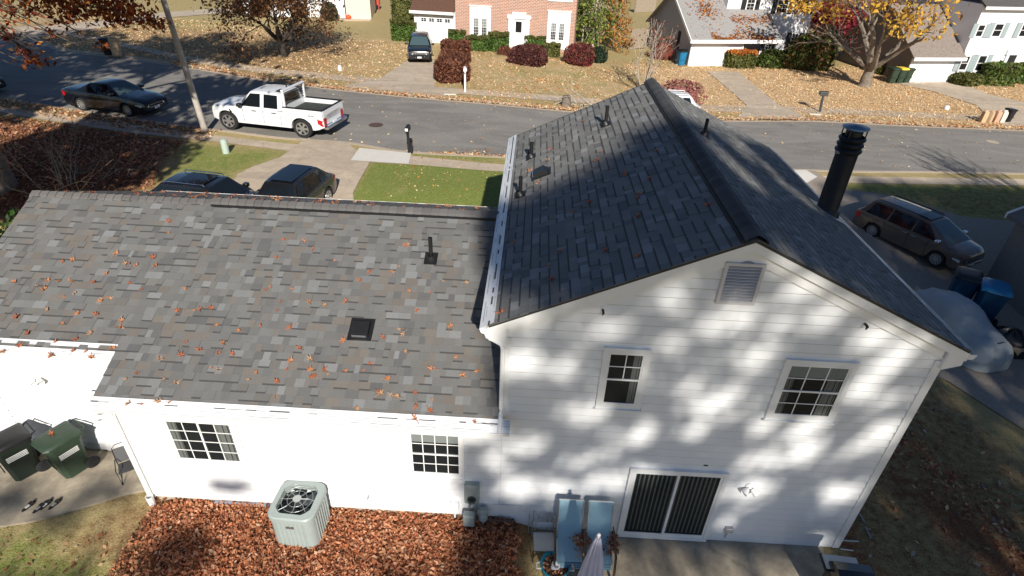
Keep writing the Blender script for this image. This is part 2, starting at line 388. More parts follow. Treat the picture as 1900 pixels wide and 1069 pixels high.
def build_ground():
    mb = MB(); zs = []
    xs = [-300, -200, -140, -100, -80]+[-80+.5*i for i in range(1, 300)]+[70, 100, 140, 200, 300]
    T1 = [-60, -30, -16, -9]+[-6+.4*i for i in range(30)]; nT = 50
    def back(x):
        xc = max(-80, min(70, x)); k = near_kerb(xc); y0 = 6.0
        return T1+[lerp(y0, k, (i+1)/nT) for i in range(nT)]
    def front(x):
        xc = max(-80, min(70, x)); k = far_kerb(xc)
        return [k+(80-k)*(i/70)**1.0 for i in range(71)]+[90, 110, 150, 220, 320]
    ground_strip(mb, zs, xs, back); ground_strip(mb, zs, xs, front)
    o = mb.build('ground', M['ground'], recalc=False)
    ca = o.data.attributes.new('zone', 'FLOAT_COLOR', 'POINT')
    for i, z in enumerate(zs): ca.data[i].color = (*z, 1)
    o.data.polygons.foreach_set('use_smooth', [True]*len(o.data.polygons))
    for p in o.data.polygons:
        if p.normal.z < 0: o.data.flip_normals(); break
    tag(o, kind='structure')
build_ground()
kz = lambda f, d: (lambda x: f(x)+d)
strip('road', kz(near_kerb, -.05), kz(far_kerb, .05), X0, X1, -.12, M['asphalt'], rows=10)
strip('kerb', kz(near_kerb, -.17), near_kerb, X0, X1, .012, M['kerb'], rows=1, thick=.14)
strip('kerb', far_kerb, kz(far_kerb, .17), X0, X1, .012, M['kerb'], rows=1, thick=.14)
strip('gutter', near_kerb, kz(near_kerb, .4), X0, X1, -.112, M['kerb'], rows=1)
strip('gutter', kz(far_kerb, -.4), far_kerb, X0, X1, -.112, M['kerb'], rows=1)
strip('pavement', near_w2, near_w1, X0, X1, .02, M['concrete'])
strip('pavement', far_w1, far_w2, -40, X1, .02, M['concrete'])
def clip(P, axis, val, keep_less):
    out = []
    for i in range(len(P)):
        a, b = P[i-1], P[i]; ia = (a[axis] <= val) == keep_less or a[axis] == val; ib = (b[axis] <= val) == keep_less or b[axis] == val
        if ia != ib:
            t = (val-a[axis])/(b[axis]-a[axis]); out.append((a[0]+t*(b[0]-a[0]), a[1]+t*(b[1]-a[1])))
        if ib: out.append(b)
    return out
DRV = []
def drape(name, P, off, m, cell=.5, kind='structure', zf=None):
    if name == 'driveway': DRV.append((P, min(p[0] for p in P), max(p[0] for p in P), min(p[1] for p in P), max(p[1] for p in P)))
    mb = MB(); x0 = min(p[0] for p in P); x1 = max(p[0] for p in P); y0 = min(p[1] for p in P); y1 = max(p[1] for p in P)
    zf = zf or gz
    i = math.floor(x0/cell)
    while i*cell < x1:
        A = clip(clip(P, 0, i*cell, False), 0, (i+1)*cell, True); j = math.floor(y0/cell)
        if len(A) > 2:
            while j*cell < y1:
                Q = clip(clip(A, 1, j*cell, False), 1, (j+1)*cell, True)
                R = []
                for q in Q:
                    if not R or (abs(q[0]-R[-1][0])+abs(q[1]-R[-1][1]) > 1e-5): R.append(q)
                if len(R) > 2: mb.face([(q[0], q[1], zf(*q)+off) for q in R])
                j += 1
        i += 1
    o = mb.build(name, m)
    return tag(o, kind=kind) if kind else o
# own driveway, neighbour's driveway, driveways over the road
drape('driveway', wpoly([(545,257),(560,262),(552,272),(520,293),(470,310),(440,325),(425,360),(410,400),(660,400),(655,360),(687,301),(664,283),(655,275),(645,265)]), .035, M['concrete'])
drape('driveway', wpoly([(667,276),(763,286),(758,306),(651,299)]), .045, M['newconcrete'])
drape('driveway', [tuple(gp(1475,316)[:2]), tuple(gp(1512,318)[:2]), tuple(gp(1532,332)[:2]), tuple(gp(1569,352)[:2]), tuple(gp(1640,362)[:2]), tuple(gp(1790,404)[:2]), tuple(gp(1920,415)[:2]), (30,12), (30, 4), tuple(gp(1980,850)[:2]), tuple(gp(1900,800)[:2]), tuple(gp(1758,709)[:2]), (8.8,8.6), (8.6,12), (10.5,20)], .035, M['asphalt_dark'])
drape('driveway', wpoly([(1440,318),(1495,317),(1516,330),(1490,345),(1450,345)]), .05, M['newconcrete'])
drape('driveway', wpoly([(758,112),(815,112),(808,140),(806,160),(830,181),(760,174),(640,163),(640,158),(700,150),(706,146)]), .035, M['concrete'])
drape('driveway', wpoly([(1312,133),(1371,134),(1410,168),(1442,193),(1500,221),(1440,222),(1370,220),(1385,196),(1350,165)]), .035, M['concrete'])
drape('driveway', wpoly([(1660,155),(1775,152),(1835,176),(1960,205),(1960,240),(1862,234),(1830,215),(1812,196),(1730,170)]), .035, M['concrete'])
drape('driveway', wpoly([(0,52),(92,48),(200,38),(300,24),(430,14),(430,24),(300,34),(200,50),(60,72),(0,60)]), .035, M['concrete'])
tag(drape('manhole_cover', [(lambda c, a: (c.x+.38*math.cos(a), c.y+.38*math.sin(a)))(gp(697,228), 2*PI*i/20) for i in range(20)], -.105, mat('rusty_iron', (.10, .06, .045), .7, noise=.4, nscale=9), kind=None), 'round rusty iron manhole cover set in the road behind the white pickup', 'manhole cover')
tag(drape('manhole_cover', [(lambda c, a: (c.x+.34*math.cos(a), c.y+.34*math.sin(a)))(gp(1843,260), 2*PI*i/20) for i in range(20)], -.105, M['kerb'], kind=None), 'pale worn manhole cover in the road above the brown minivan', 'manhole cover')
# back yard paving
PATIO = [(-14, 1.2), (-14, -1.1), (-11.5, -1.05), (-10.6, -.98), (-9.7, -.75), (-8.9, -.38), (-8.2, .02), (-7.6, .25), (-7.47, .4), (-7.47, 1.2)]
mb = MB(); mb.prism(PATIO, 'z', .0, .30); tag(mb.build('patio_slab', M['patio']), kind='structure')
mb = MB(); mb.prism([(.64, .0), (.64, -6), (6.75, -6), (6.85, -.35), (6.95, 0)], 'z', -.1, .02); tag(mb.build('patio_slab', M['patio']), kind='structure')
# ================================================================== THE HOUSE WITH THE TWO SHINGLED ROOFS
W, D, HW, EAVE, RIDGE, EO, OH = 7.2, 9.45, 5.196, 5.41, 7.288, .424, .11
XL, XG, WEZ, WRZ, WRY, WFY = -7.47, -11.19, 3.343, 5.369, 4.281, 9.01
SG = (RIDGE-EAVE)/(W/2+EO); SWG = (WRZ-WEZ)/(WRY+.45)
zg = lambda x: RIDGE-abs(x-W/2)*SG
zw = lambda y: WRZ-abs(y-WRY)*SWG
house = thing('house', 'white gabled two storey house with a long low wing in the foreground', 'house')
def siding(mb, z0, z1, lf, rf, y=0.0, e=.19, lip=.024, axis='y', sgn=-1):
    z = z0
    def P(a, z, d):
        return (a, y+sgn*d, z) if axis == 'y' else (y+sgn*d, a, z)
    while z < z1-1e-6:
        t = min(z+e, z1); a0, b0, a1, b1 = lf(z), rf(z), lf(t), rf(t)
        if b0 > a0:
            g = min(.016, (t-z)*.3); k = g/(t-z); c0, d0 = lerp(a0, a1, k), lerp(b0, b1, k)
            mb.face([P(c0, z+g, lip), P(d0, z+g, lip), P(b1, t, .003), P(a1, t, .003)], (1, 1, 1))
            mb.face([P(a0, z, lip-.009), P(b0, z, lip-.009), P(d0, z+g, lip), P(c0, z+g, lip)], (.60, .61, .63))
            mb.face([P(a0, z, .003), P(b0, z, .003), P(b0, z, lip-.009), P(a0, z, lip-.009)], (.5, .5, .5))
        z = t
K = lambda c: (lambda z: c)
mb = MB()
gl = lambda z: 0.0 if z <= HW else max(0.0, W/2-(RIDGE-.12-z)/SG)
gr = lambda z: W-gl(z)
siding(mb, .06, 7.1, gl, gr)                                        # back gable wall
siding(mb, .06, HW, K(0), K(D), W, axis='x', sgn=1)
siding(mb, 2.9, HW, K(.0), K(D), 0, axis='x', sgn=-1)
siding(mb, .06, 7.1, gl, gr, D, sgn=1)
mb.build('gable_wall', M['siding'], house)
mb = MB()
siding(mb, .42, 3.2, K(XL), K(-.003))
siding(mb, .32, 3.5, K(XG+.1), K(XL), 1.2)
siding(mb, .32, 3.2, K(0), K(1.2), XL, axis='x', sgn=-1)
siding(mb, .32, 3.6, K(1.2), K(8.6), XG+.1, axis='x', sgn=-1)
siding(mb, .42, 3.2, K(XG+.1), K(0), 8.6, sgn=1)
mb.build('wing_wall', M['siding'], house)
mb = MB(); mb.box(.005, W-.005, .005, D-.005, -.1, 5.3); mb.box(XL+.005, 0, .005, 8.595, .1, 3.25); mb.box(XG+.105, XL+.1, 1.205, 8.595, .1, 3.4)
mb.build('foundation', M['kerb'], house)
mb = MB(); mb.box(XL+.02, -.02, -.02, -.001, .40, .425); mb.box(.0, W, -.02, -.001, .035, .06)
mb.build('base_trim', M['white'], house)
mb = MB()                                                           # corner boards
mb.prism([(W-.10, -.04), (W+.042, -.04), (W+.042, .10), (W+.002, .10), (W+.002, -.002), (W-.10, -.002)], 'z', .05, HW); mb.build('corner_board', M['white'], house)
mb = MB(); mb.box(-.03, .10, -.038, -.002, 3.1, HW); mb.build('corner_board', M['white'], house)
mb = MB(); mb.prism([(XL-.03, .10), (XL-.03, -.04), (XL+.10, -.04), (XL+.10, -.002), (XL-.002, -.002), (XL-.002, .10)], 'z', .4, 3.2); mb.build('corner_board', M['white'], house)
# siding butt joints
mb = MB()
for x, z in ((2.2,6.3),(5.3,6.0),(1.2,5.1),(3.2,4.6),(6.5,4.5),(3.6,3.3),(6.3,2.2),(.8,1.9),(5.7,1.2),(3.0,5.6),(4.2,2.6)):
    zz = .06+.19*round((z-.06)/.19); mb.prism([(-.031, zz+.004), (-.005, zz+.186), (-.002, zz+.186), (-.002, zz+.004)], 'x', x, x+.006)
mb.build('siding_joint', M['whitemetal'], house)
# rake boards, soffit returns
mb = MB()
for s in (-1, 1):
    for (ya, yb, dz0, dz1) in ((-OH, -OH+.03, -.20, -.035), (-OH+.02, 0, -.06, -.04), (-.05, -.004, -.38, -.06)):
        a, b = (W/2, W/2+s*(W/2+.30))
        if dz0 == -.38: b = W/2+s*(W/2-.05)
        z1, z2 = zg(a), zg(b)
        mb.prism([(a, z1+dz0), (b, z2+dz0), (b, z2+dz1), (a, z1+dz1)], 'y', ya, yb)
    xb = W/2+s*(W/2); xe = W/2+s*(W/2+.27)
    mb.prism([(xb-s*.02, HW-.13), (xe, HW-.02), (xe, zg(xe)-.05), (xb-s*.02, zg(xe)-.05)], 'y', -OH+.004, .25)
    mb.box(min(xb, xe), max(xb, xe), .25, D, HW-.02, HW+.0)
mb.build('rake_board', M['white'], house)
# ---- shingle roofs
PAL_LOW = [(.158,.156,.149)]*3+[(.166,.164,.157)]*3+[(.150,.148,.142)]*3+[(.165,.157,.145),(.160,.150,.138),(.172,.155,.135),(.165,.148,.130),(.132,.130,.126),(.122,.121,.120),(.195,.197,.193),(.212,.216,.214),(.15,.15,.148),(.178,.178,.172)]
PAL_HIGH = [(.206,.205,.192)]*3+[(.222,.219,.204)]*3+[(.192,.191,.181)]*3+[(.19,.184,.172),(.16,.159,.154),(.25,.25,.242),(.275,.276,.27),(.215,.207,.19),(.195,.195,.19)]
def shingles(O, U, V, length, lo, hi, rng, pal, e=.172, wmin=.09, wmax=.27, band=.6):
    """courses of laminated tabs on a slope: O eave corner, U along the eave, V up the slope"""
    mb = MB(); O, U, V = Vector(O), Vector(U).normalized(), Vector(V).normalized(); Nn = U.cross(V)
    if Nn.z < 0: Nn = -Nn
    v = 0.0; row = 0
    while v < length:
        a, b = lo(v), hi(v); v2 = min(v+e, length); u = a-rng.random()*.2
        z0 = .012
        while u < b:
            wd = rng.uniform(wmin, wmax); u1, u2 = max(a, u), min(b, u+wd); u += wd
            if u2-u1 < .004: continue
            c = rng.choice(pal); k = rng.uniform(.93, 1.07); c = tuple(x*k for x in c)
            up = rng.random() < (.5 if band < .9 else .7); h = z0+(.007 if up else 0)
            P = lambda uu, vv, hh: O+U*uu+V*vv+Nn*hh
            dk = .030 if (up and rng.random() < band) else 0
            mb.face([P(u1, v+dk, h), P(u2, v+dk, h), P(u2, v2+.01, .002+(.007 if up else 0)), P(u1, v2+.01, .002+(.007 if up else 0))], c)
            if dk: mb.face([P(u1, v, h), P(u2, v, h), P(u2, v+dk, h), P(u1, v+dk, h)], tuple(x*(.48 if band < .9 else .56) for x in (.15,.15,.15)))
            dkc = tuple(x*(.6 if dk else .9) for x in c)
            mb.face([P(u1, v, 0), P(u2, v, 0), P(u2, v, h), P(u1, v, h)], dkc)
            if up and band > .9:
                mb.face([P(u1, v, 0), P(u1, v, h), P(u1, v2, .009), P(u1, v2, 0)], dkc); mb.face([P(u2, v, h), P(u2, v, 0), P(u2, v2, 0), P(u2, v2, .009)], dkc)
        v += e; row += 1
    return mb
rng = random.Random(3)
cw = math.hypot(1, SWG); cg = math.hypot(1, SG)
yE = -.30                                                            # lowest shingle course of the wing
def wing_lo(v):
    y = yE+v/cw; return (XL-.04 if y < .60 else XG)-XG
Lw = (WRY-yE)*cw
low = shingles((XG, yE, zw(yE)), (1, 0, 0), (0, 1, SWG), Lw, wing_lo, K(-XG-.002), rng, PAL_LOW).build('roof_slope', M['shingle'], house, recalc=False)
shingles((XG, WFY-.15, zw(WFY-.15)), (1, 0, 0), (0, -1, SWG), (WFY-.15-WRY)*cw, K(0), K(-XG-.002), rng, PAL_LOW).build('roof_slope', M['shingle'], house, recalc=False)
Lg = (W/2+.28)*cg
shingles((-.28, -OH-.02, zg(-.28)), (0, 1, 0), (1, 0, SG), Lg, K(0), K(D+OH+.04), rng, PAL_HIGH, e=.178, wmin=.12, wmax=.29, band=1.0).build('roof_slope', M['shingle'], house, recalc=False)
shingles((W+.28, -OH-.02, zg(W+.28)), (0, 1, 0), (-1, 0, SG), Lg, K(0), K(D+OH+.04), rng, PAL_HIGH, e=.178, wmin=.12, wmax=.29, band=1.0).build('roof_slope', M['shingle'], house, recalc=False)
for o in house.children:
    if o.name.startswith('roof_slope'):
        for p in o.data.polygons:
            pass
# roof decks under the shingles
mb = MB()
d = .003
def deckw(x0, x1, ya, yb):
    mb.prism([(ya, zw(ya)-d), (yb, zw(yb)-d), (yb, zw(yb)-.10), (ya, zw(ya)-.10)], 'x', x0, x1)
deckw(XG+.01, -.003, .60, WRY); deckw(XL-.03, -.004, -.29, .60); deckw(XG+.012, -.005, WRY, WFY-.16)
for s in (-1, 1):
    xe = W/2+s*(W/2+.27)
    mb.prism([(W/2, RIDGE-d), (xe, zg(xe)-d), (xe, zg(xe)-.04), (W/2, RIDGE-.05)], 'y', -OH-.012, D+OH)
mb.build('roof_deck', mat('drip_edge', (.03, .03, .032), .7), house)
# ridge caps
def caps(p0, p1, side, drop, rise, step, pal, name='ridge_cap'):
    mb = MB(); p0, p1 = Vector(p0), Vector(p1); L = (p1-p0).length; dr = (p1-p0).normalized(); sd = Vector(side); n = int(L/step)
    for i in range(n):
        a = p0+dr*(i*L/n-.03); b = p0+dr*((i+1)*L/n); c = rng.choice(pal); k = rng.uniform(.85, 1.1); c = tuple(x*k for x in c)
        R = []
        for q, h in ((a, .004), (b, .020)):
            r = []
            for t in (-1, -.72, -.35, 0, .35, .72, 1):
                r.append(q+sd*(.165*t)+Vector((0, 0, rise+h-drop*.165*abs(t)-.02*(abs(t) > .99)+.012*(1-t*t))))
            R.append(r)
        mb.grid(R, c=c)
        mb.grid([R[1], [p-Vector((0, 0, .022)) for p in R[1]]], c=(.03, .03, .03))
        for j in (0, 6): mb.face([R[0][j], R[1][j], R[1][j]-Vector((0,0,.03)), R[0][j]-Vector((0,0,.03))], (.02,.02,.02))
    return mb.build(name, M['shingle'], house)
CAPL = [(.135,.128,.122),(.15,.142,.135),(.125,.12,.116)]; CAPH = [(.075,.077,.08),(.09,.091,.094),(.065,.067,.07)]
caps((XG, WRY, WRZ), (-6.95, WRY, WRZ), (0, 1, 0), SWG, .012, .19, CAPL)
caps((-6.95, WRY, WRZ), (-.20, WRY, WRZ), (0, 1, 0), SWG, .055, .19, CAPL)
caps((W/2, -OH, RIDGE), (W/2, D+OH, RIDGE), (1, 0, 0), SG, .065, .15, CAPH)
mb = MB()
for s in (-1, 1):
    y = WRY+s*.190; z = WRZ-.190*SWG; mb.box(-6.95, -.22, min(y, y-s*.05), max(y, y-s*.05), z+.003, z+.062)
    x = W/2+s*.200; z = RIDGE-.200*SG; mb.box(min(x, x-s*.06), max(x, x-s*.06), -OH, D+OH, z+.003, z+.062)
mb.build('ridge_vent', M['black'], house)
# gutters with perforated covers
def gutter(p0, p1, outw, slope, name='gutter', width=.235):
    """p0-p1 outer top edge; outw unit vector outward; cover climbs inwards"""
    p0, p1, ow = Vector(p0), Vector(p1), Vector(outw); up = Vector((0, 0, 1))
    prof = [(-.012, .0), (0, .0), (.0, -.02), (-.012, -.045), (-.02, -.075), (-.045, -.10), (-.12, -.10), (-.12, 0.0)]
    g = MB(); R = [[p+ow*a+up*b for a, b in prof] for p in (p0, p1)]
    g.grid(R, True); g.face(R[0]); g.face(R[1][::-1])
    go = g.build(name, M['whitemetal'], house)
    c = MB(); a0, a1 = -.014, -width; h0, h1 = .012, .034+(width-.014)*slope
    th = up*.006
    for A, B in ((p0, p1),):
        q = [A+ow*a0+up*h0, B+ow*a0+up*h0, B+ow*a1+up*h1, A+ow*a1+up*h1]
        c.face(q); c.face([q[3], q[2], q[2]-up*.03, q[3]-up*.03]); 
    c.build('gutter_cover', M['whitemetal'], go)
    s = MB(); L = (p1-p0).length; dr = (p1-p0).normalized(); r2 = random.Random(int(L*100))
    for k, t in enumerate((.12, .3, .48, .66, .84)):
        x = 0.0
        while x < L:
            w2 = r2.uniform(.15, .8)
            if r2.random() < .62:
                e = min(L-.01, x+w2); a = lerp(a0, a1, t); hh = lerp(h0, h1, t)+.0025; wd = .008 if k else .012
                q0, q1 = p0+dr*x, p0+dr*e
                s.face([q0+ow*a+up*hh, q1+ow*a+up*hh, q1+ow*(a-wd)+up*(hh+wd*slope), q0+ow*(a-wd)+up*(hh+wd*slope)])
            x += w2+r2.uniform(.05, .5)
    s.build('gutter_slot', M['steel'], go)
    return go
gutter((XL-.04, -.45, WEZ), (.15, -.45, WEZ), (0, -1, 0), SWG)
gutter((XG, .545, zw(.545)-.01), (XL-.045, .545, zw(.545)-.01), (0, -1, 0), SWG)
gutter((-.9, WFY, WEZ), (XG, WFY, WEZ), (0, 1, 0), SWG)
gutter((-EO, D+OH, EAVE), (-EO, -OH, EAVE), (-1, 0, 0), SG)
gutter((W+EO, -OH, EAVE), (W+EO, D+OH, EAVE), (1, 0, 0), SG)
mb = MB(); mb.box(XL-.03, .0, -.33, -.002, 3.19, 3.215); mb.box(XG, XL-.03, .67, 1.198, 3.60, 3.62); mb.box(XL-.03, -.003, -.325, -.30, 3.20, 3.33); mb.box(XG, XL-.04, .66, .68, 3.60, 3.75)
mb.prism([(-.30, 3.2), (.6, 3.2), (.6, zw(.6)-.1), (-.30, zw(-.30)-.1)], 'x', XL-.035, XL-.012)
mb.prism([(.6, 3.3), (WRY, 3.3), (8.9, 3.3), (8.9, zw(8.9)-.1), (WRY, WRZ-.1), (.6, zw(.6)-.1)], 'x', XG+.05, XG+.09)
mb.build('soffit', M['white'], house)
# downspouts
def spout(path, name='downspout', r=.042):
    m = MB(); m.tube(path, r, 8); return m.build(name, M['whitemetal'], house, smooth=40)
spout([(-.33, -.04, 5.31), (-.30, -.05, 5.22), (-.06, -.09, 5.10), (-.03, -.09, 5.0), (-.03, -.09, 3.62), (-.03, -.13, 3.52), (-.03, -.46, 3.36)])
ds = spout([(XL+.06, -.38, 3.25), (XL+.04, -.30, 3.14), (XL+.03, -.09, 3.02), (XL+.03, -.08, 2.9), (XL+.03, -.08, .55)], r=.05)
m = MB(); m.lathe([(.062, 0), (.075, .30), (.065, .30), (.055, .02)], (XL+.04, -.13, .22), 14, cap=False); m.build('drain_boot', M['white'], ds, smooth=40)
# gable vent
VG = mat('faded_vent_plastic', (.60, .58, .575), .6, noise=.06)
def vent(parent, x0, x1, z0, z1):
    m = MB()
    for a in ((x0, x1, z0, z0+.05), (x0, x1, z1-.05, z1), (x0, x0+.05, z0+.05, z1-.05), (x1-.05, x1, z0+.05, z1-.05)):
        m.box(a[0], a[1], -.085, -.004, a[2], a[3])
    f = m.build('gable_vent', VG, parent)
    m = MB(); m.box(x0+.04, x1-.04, -.042, -.036, z0+.04, z1-.04); m.build('vent_backing', M['black'], f)
    m = MB(); n = 12
    for i in range(n):
        z = z0+.05+(z1-z0-.1)*i/n; e = (z1-z0-.1)/n
        m.prism([(-.083, z+.002), (-.080, z+.010), (-.045, z+e*.50), (-.050, z+e*.46)], 'x', x0+.05, x1-.05)
    m.build('louvre', VG, f)
vent(house, 3.27, 3.87, 6.12, 6.86)
# windows: local -y faces the viewer
def window(parent, x0, x1, z0, z1, cols=2, rows=(2, 2), trim=.10, y=0.0, blind=0.0, style='sash', back=None, shutters=None, deep=True, curtain=False):
    m = MB(); T = trim; p = .034; y = y-.028
    for a in ((x0-T, x1+T, z0-T, z0), (x0-T, x1+T, z1, z1+T), (x0-T, x0, z0, z1), (x1, x1+T, z0, z1)):
        m.box(a[0], a[1], y-p, y+.016, a[2], a[3])
    if deep: m.box(x0-T-.02, x1+T+.02, y-p-.03, y+.015, z0-T-.03, z0-T)
    f = m.build('window', M['white'], parent)
    m = MB(); m.face([(x0, y-.008, z0), (x1, y-.008, z0), (x1, y-.008, z1), (x0, y-.008, z1)]); m.build('room_beyond', back or M['darkvoid'], f)
    zm = (z0+z1)/2; s = MB(); b = .03
    if style == 'sash':
        for (za, zb, yy) in ((zm-.02, z1, .020), (z0, zm+.02, .028)):
            for a in ((x0, x1, za, za+b+.01), (x0, x1, zb-b-.008, zb), (x0, x0+b, za+b+.01, zb-b-.008), (x1-b, x1, za+b+.01, zb-b-.008)): s.box(a[0], a[1], y-yy-.004, y-yy+.012, a[2], a[3])
            nr = rows[0] if za > z0 else rows[1]
            for i in range(1, cols if nr > 1 else 1): xx = x0+(x1-x0)*i/cols; s.box(xx-.009, xx+.009, y-yy, y-yy+.008, za, zb)
            for i in range(1, nr): zz = za+(zb-za)*i/nr; s.box(x0, x1, y-yy+.001, y-yy+.007, zz-.009, zz+.009)
    else:                                           # side sliding sashes
        xm = (x0+x1)/2
        for (xa, xb, yy) in ((x0, xm+.02, .020), (xm-.02, x1, .028)):
            for a in ((xa, xb, z0, z0+b), (xa, xb, z1-b, z1), (xa, xa+b+.01, z0+b, z1-b), (xb-b-.01, xb, z0+b, z1-b)): s.box(a[0], a[1], y-yy-.004, y-yy+.012, a[2], a[3])
            for i in range(1, cols): xx = xa+(xb-xa)*i/cols; s.box(xx-.009, xx+.009, y-yy, y-yy+.008, z0, z1)
            for i in range(1, rows[0]): zz = z0+(z1-z0)*i/rows[0]; s.box(xa, xb, y-yy+.001, y-yy+.007, zz-.009, zz+.009)
    s.build('sash', M['white'], f)
    if blind:
        m = MB(); zb = z1-(z1-z0)*blind; m.face([(x0, y-.0115, zb), (x1, y-.0115, zb), (x1, y-.0115, z1), (x0, y-.0115, z1)]); m.build('blind', M['blind'], f)
    if curtain:
        m = MB(); n = 10
        for s_, (a, c) in enumerate(((x0, x0+(x1-x0)*.16), (x1-(x1-x0)*.28, x1-(x1-x0)*.05))):
            if curtain == 'right' and s_ == 0: continue
            m.grid([[(lerp(a, c, i/n), y-.0095-.0025*math.sin(i*1.9), zz) for i in range(n+1)] for zz in (z0, z1)])
        m.build('curtain', M['curtain'], f)
    m = MB(); m.face([(x0, y-.015, z0), (x1, y-.015, z0), (x1, y-.015, z1), (x0, y-.015, z1)]); m.build('pane', M['glass'], f)
    if shutters:
        for xx in ((x0-T-.42, x0-T-.02), (x1+T+.02, x1+T+.42)):
            m = MB(); m.box(xx[0], xx[1], y-.04, y-.004, z0-T, z1+T)
            for i in range(8):
                zz = z0-T+.06+(z1-z0+2*T-.12)*i/8; m.prism([(y-.055, zz), (y-.04, zz), (y-.04, zz+.1)], 'x', xx[0]+.05, xx[1]-.05)
            m.build('shutter', shutters, f)
    return f
window(house, -6.50, -5.20, 1.68, 2.77, cols=2, rows=(4, 4), style='slide', trim=.09, curtain=True)
window(house, -1.76, -.80, 1.68, 2.82, cols=4, rows=(2, 2), blind=.22, trim=.08)
window(house, 1.76, 2.36, 3.84, 5.01, cols=2, rows=(2, 1), blind=.04, trim=.10, curtain='right')
window(house, 4.79, 5.80, 3.80, 4.97, cols=3, rows=(2, 2), blind=.24, trim=.10, curtain=True)
# sliding glass door with vertical blinds
m = MB(); x0, x1, z0, z1 = 2.60, 4.34, .10, 2.12
for a in ((x0-.08, x1+.08, z1, z1+.08), (x0-.08, x0, z0-.06, z1), (x1, x1+.08, z0-.06, z1), (x0, x1, z0-.06, z0+.02)): m.box(a[0], a[1], -.082, -.002, a[2], a[3])
sl = m.build('sliding_door', M['white'], house)
m = MB(); m.face([(x0, -.034, z0), (x1, -.034, z0), (x1, -.034, z1), (x0, -.034, z1)]); m.build('room_beyond', M['darkvoid'], sl)
m = MB(); n = 19
for i in range(n):
    x = x0+.05+(x1-x0-.1)*i/n; m.face([(x, -.038, z0+.16), (x+.028, -.045, z0+.16), (x+.028, -.045, z1-.03), (x, -.038, z1-.03)])
m.build('vertical_blind', mat('blind_slat', (.26, .27, .25), .7), sl)
xm = (x0+x1)/2
for (a, c, yy, kind) in ((x0, xm+.03, -.0+.070, 'fixed_panel'), (xm-.03, x1, .058, 'sliding_panel')):
    m = MB()
    for q in ((a, a+.05, z0+.02, z1), (c-.05, c, z0+.02, z1), (a+.05, c-.05, z0+.02, z0+.13), (a+.05, c-.05, z1-.05, z1)): m.box(q[0], q[1], -yy-.008, -yy+.008, q[2], q[3])
    pn = m.build(kind, M['white'], sl)
    m = MB(); m.face([(a+.04, -yy, z0+.1), (c-.04, -yy, z0+.1), (c-.04, -yy, z1-.04), (a+.04, -yy, z1-.04)]); m.build('pane', M['glass'], pn)
m = MB(); m.box(x1-.045, x1-.015, -.06, -.03, 1.0, 1.22, bev=.006); m.build('door_handle', M['white'], sl)
# patio door in the recess
m = MB(); dx0, dx1, dz0, dz1 = -9.1, -8.15, .34, 2.55
for q in ((dx0-.1, dx0, dz0, dz1+.1), (dx1, dx1+.1, dz0, dz1+.1), (dx0, dx1, dz1, dz1+.1)): m.box(q[0], q[1], 1.2-.05, 1.198, q[2], q[3])
dr = m.build('door', M['white'], house)
m = MB(); m.box(dx0, dx1, 1.17, 1.197, dz0, dz1-.9); m.box(dx0, dx0+.17, 1.17, 1.197, dz1-.9, dz1); m.box(dx1-.17, dx1, 1.17, 1.197, dz1-.9, dz1); m.box(dx0+.17, dx1-.17, 1.17, 1.197, dz1-.17, dz1); m.build('door_leaf', M['white'], dr)
m = MB()
for i in range(3):
    xx = dx0+.17+.61*i/2; m.box(xx-.012, xx+.012, 1.172, 1.19, dz1-.9, dz1-.17)
for i in range(4):
    zz = dz1-.9+.73*i/3; m.box(dx0+.17, dx1-.17, 1.173, 1.189, zz-.012, zz+.012)
m.build('muntin', M['white'], dr)
m = MB(); m.face([(dx0+.17, 1.192, dz1-.9), (dx1-.17, 1.192, dz1-.9), (dx1-.17, 1.192, dz1-.17), (dx0+.17, 1.192, dz1-.17)]); m.build('pane', M['autoglass'], dr)
m = MB(); m.lathe([(.03, 0), (.03, .03), (.012, .035)], (dx0+.08, 1.14, 1.35), 10); m.build('handle', M['alu'], dr)
# wall lights: twin flood lamps
def flood(x, y, z):
    m = MB(); m.lathe([(.075, 0), (.075, .025), (.05, .04)], (0, 0, 0), 16); m.move(Matrix.Translation((x, y, z)) @ Matrix.Rotation(PI/2, 4, 'X'))
    b = m.build('flood_light', M['white'], house, smooth=40)
    for s in (-1, 1):
        m = MB(); m.tube([(0, 0, 0), (.0, 0, .06)], .02, 8); m.lathe([(.035, .05), (.05, .08), (.075, .18), (.066, .18), (.04, .09)], (0, 0, 0), 14, cap=False)
        m.lathe([(.06, .165), (.0, .166)], (0,0,0), 14, cap=False)
        m.move(Matrix.Translation((x, y-.04, z)) @ Euler((math.radians(115), 0, math.radians(52*s))).to_matrix().to_4x4()); m.build('lamp_shade', M['white'], b, smooth=40)
flood(4.90, -.015, 1.84); flood(-9.95, 1.185, 2.55)
# roof vents and flue
def at_slope(p, n):                                   # matrix standing a roof fitting on a slope
    return Matrix.Translation(p) @ Vector((0, 0, 1)).rotation_difference(Vector(n).normalized()).to_matrix().to_4x4()
def pipe_vent(p, n, r=.045, h=.42):
    m = MB(); m.face([(-.14, -.18, .012), (.14, -.18, .012), (.14, .15, .012), (-.14, .15, .012)])
    m.lathe([(.12, .0), (.10, .05), (.065, .10)], (0, 0, .01), 14, cap=False); m.move(at_slope(p, n))
    f = m.build('pipe_vent', M['black'], house, smooth=40)
    m = MB(); q = Vector(p); m.lathe([(r, -.02), (r, h), (r*.75, h), (r*.75, h-.1)], q, 12, cap=False); m.build('vent_pipe', M['black'], f, smooth=40)
nL, nR, nB = (-SG, 0, 1), (SG, 0, 1), (0, -SWG, 1)
def on(x, y, s): return (x, y, (zg(x) if s == 'g' else zw(y))+.01)
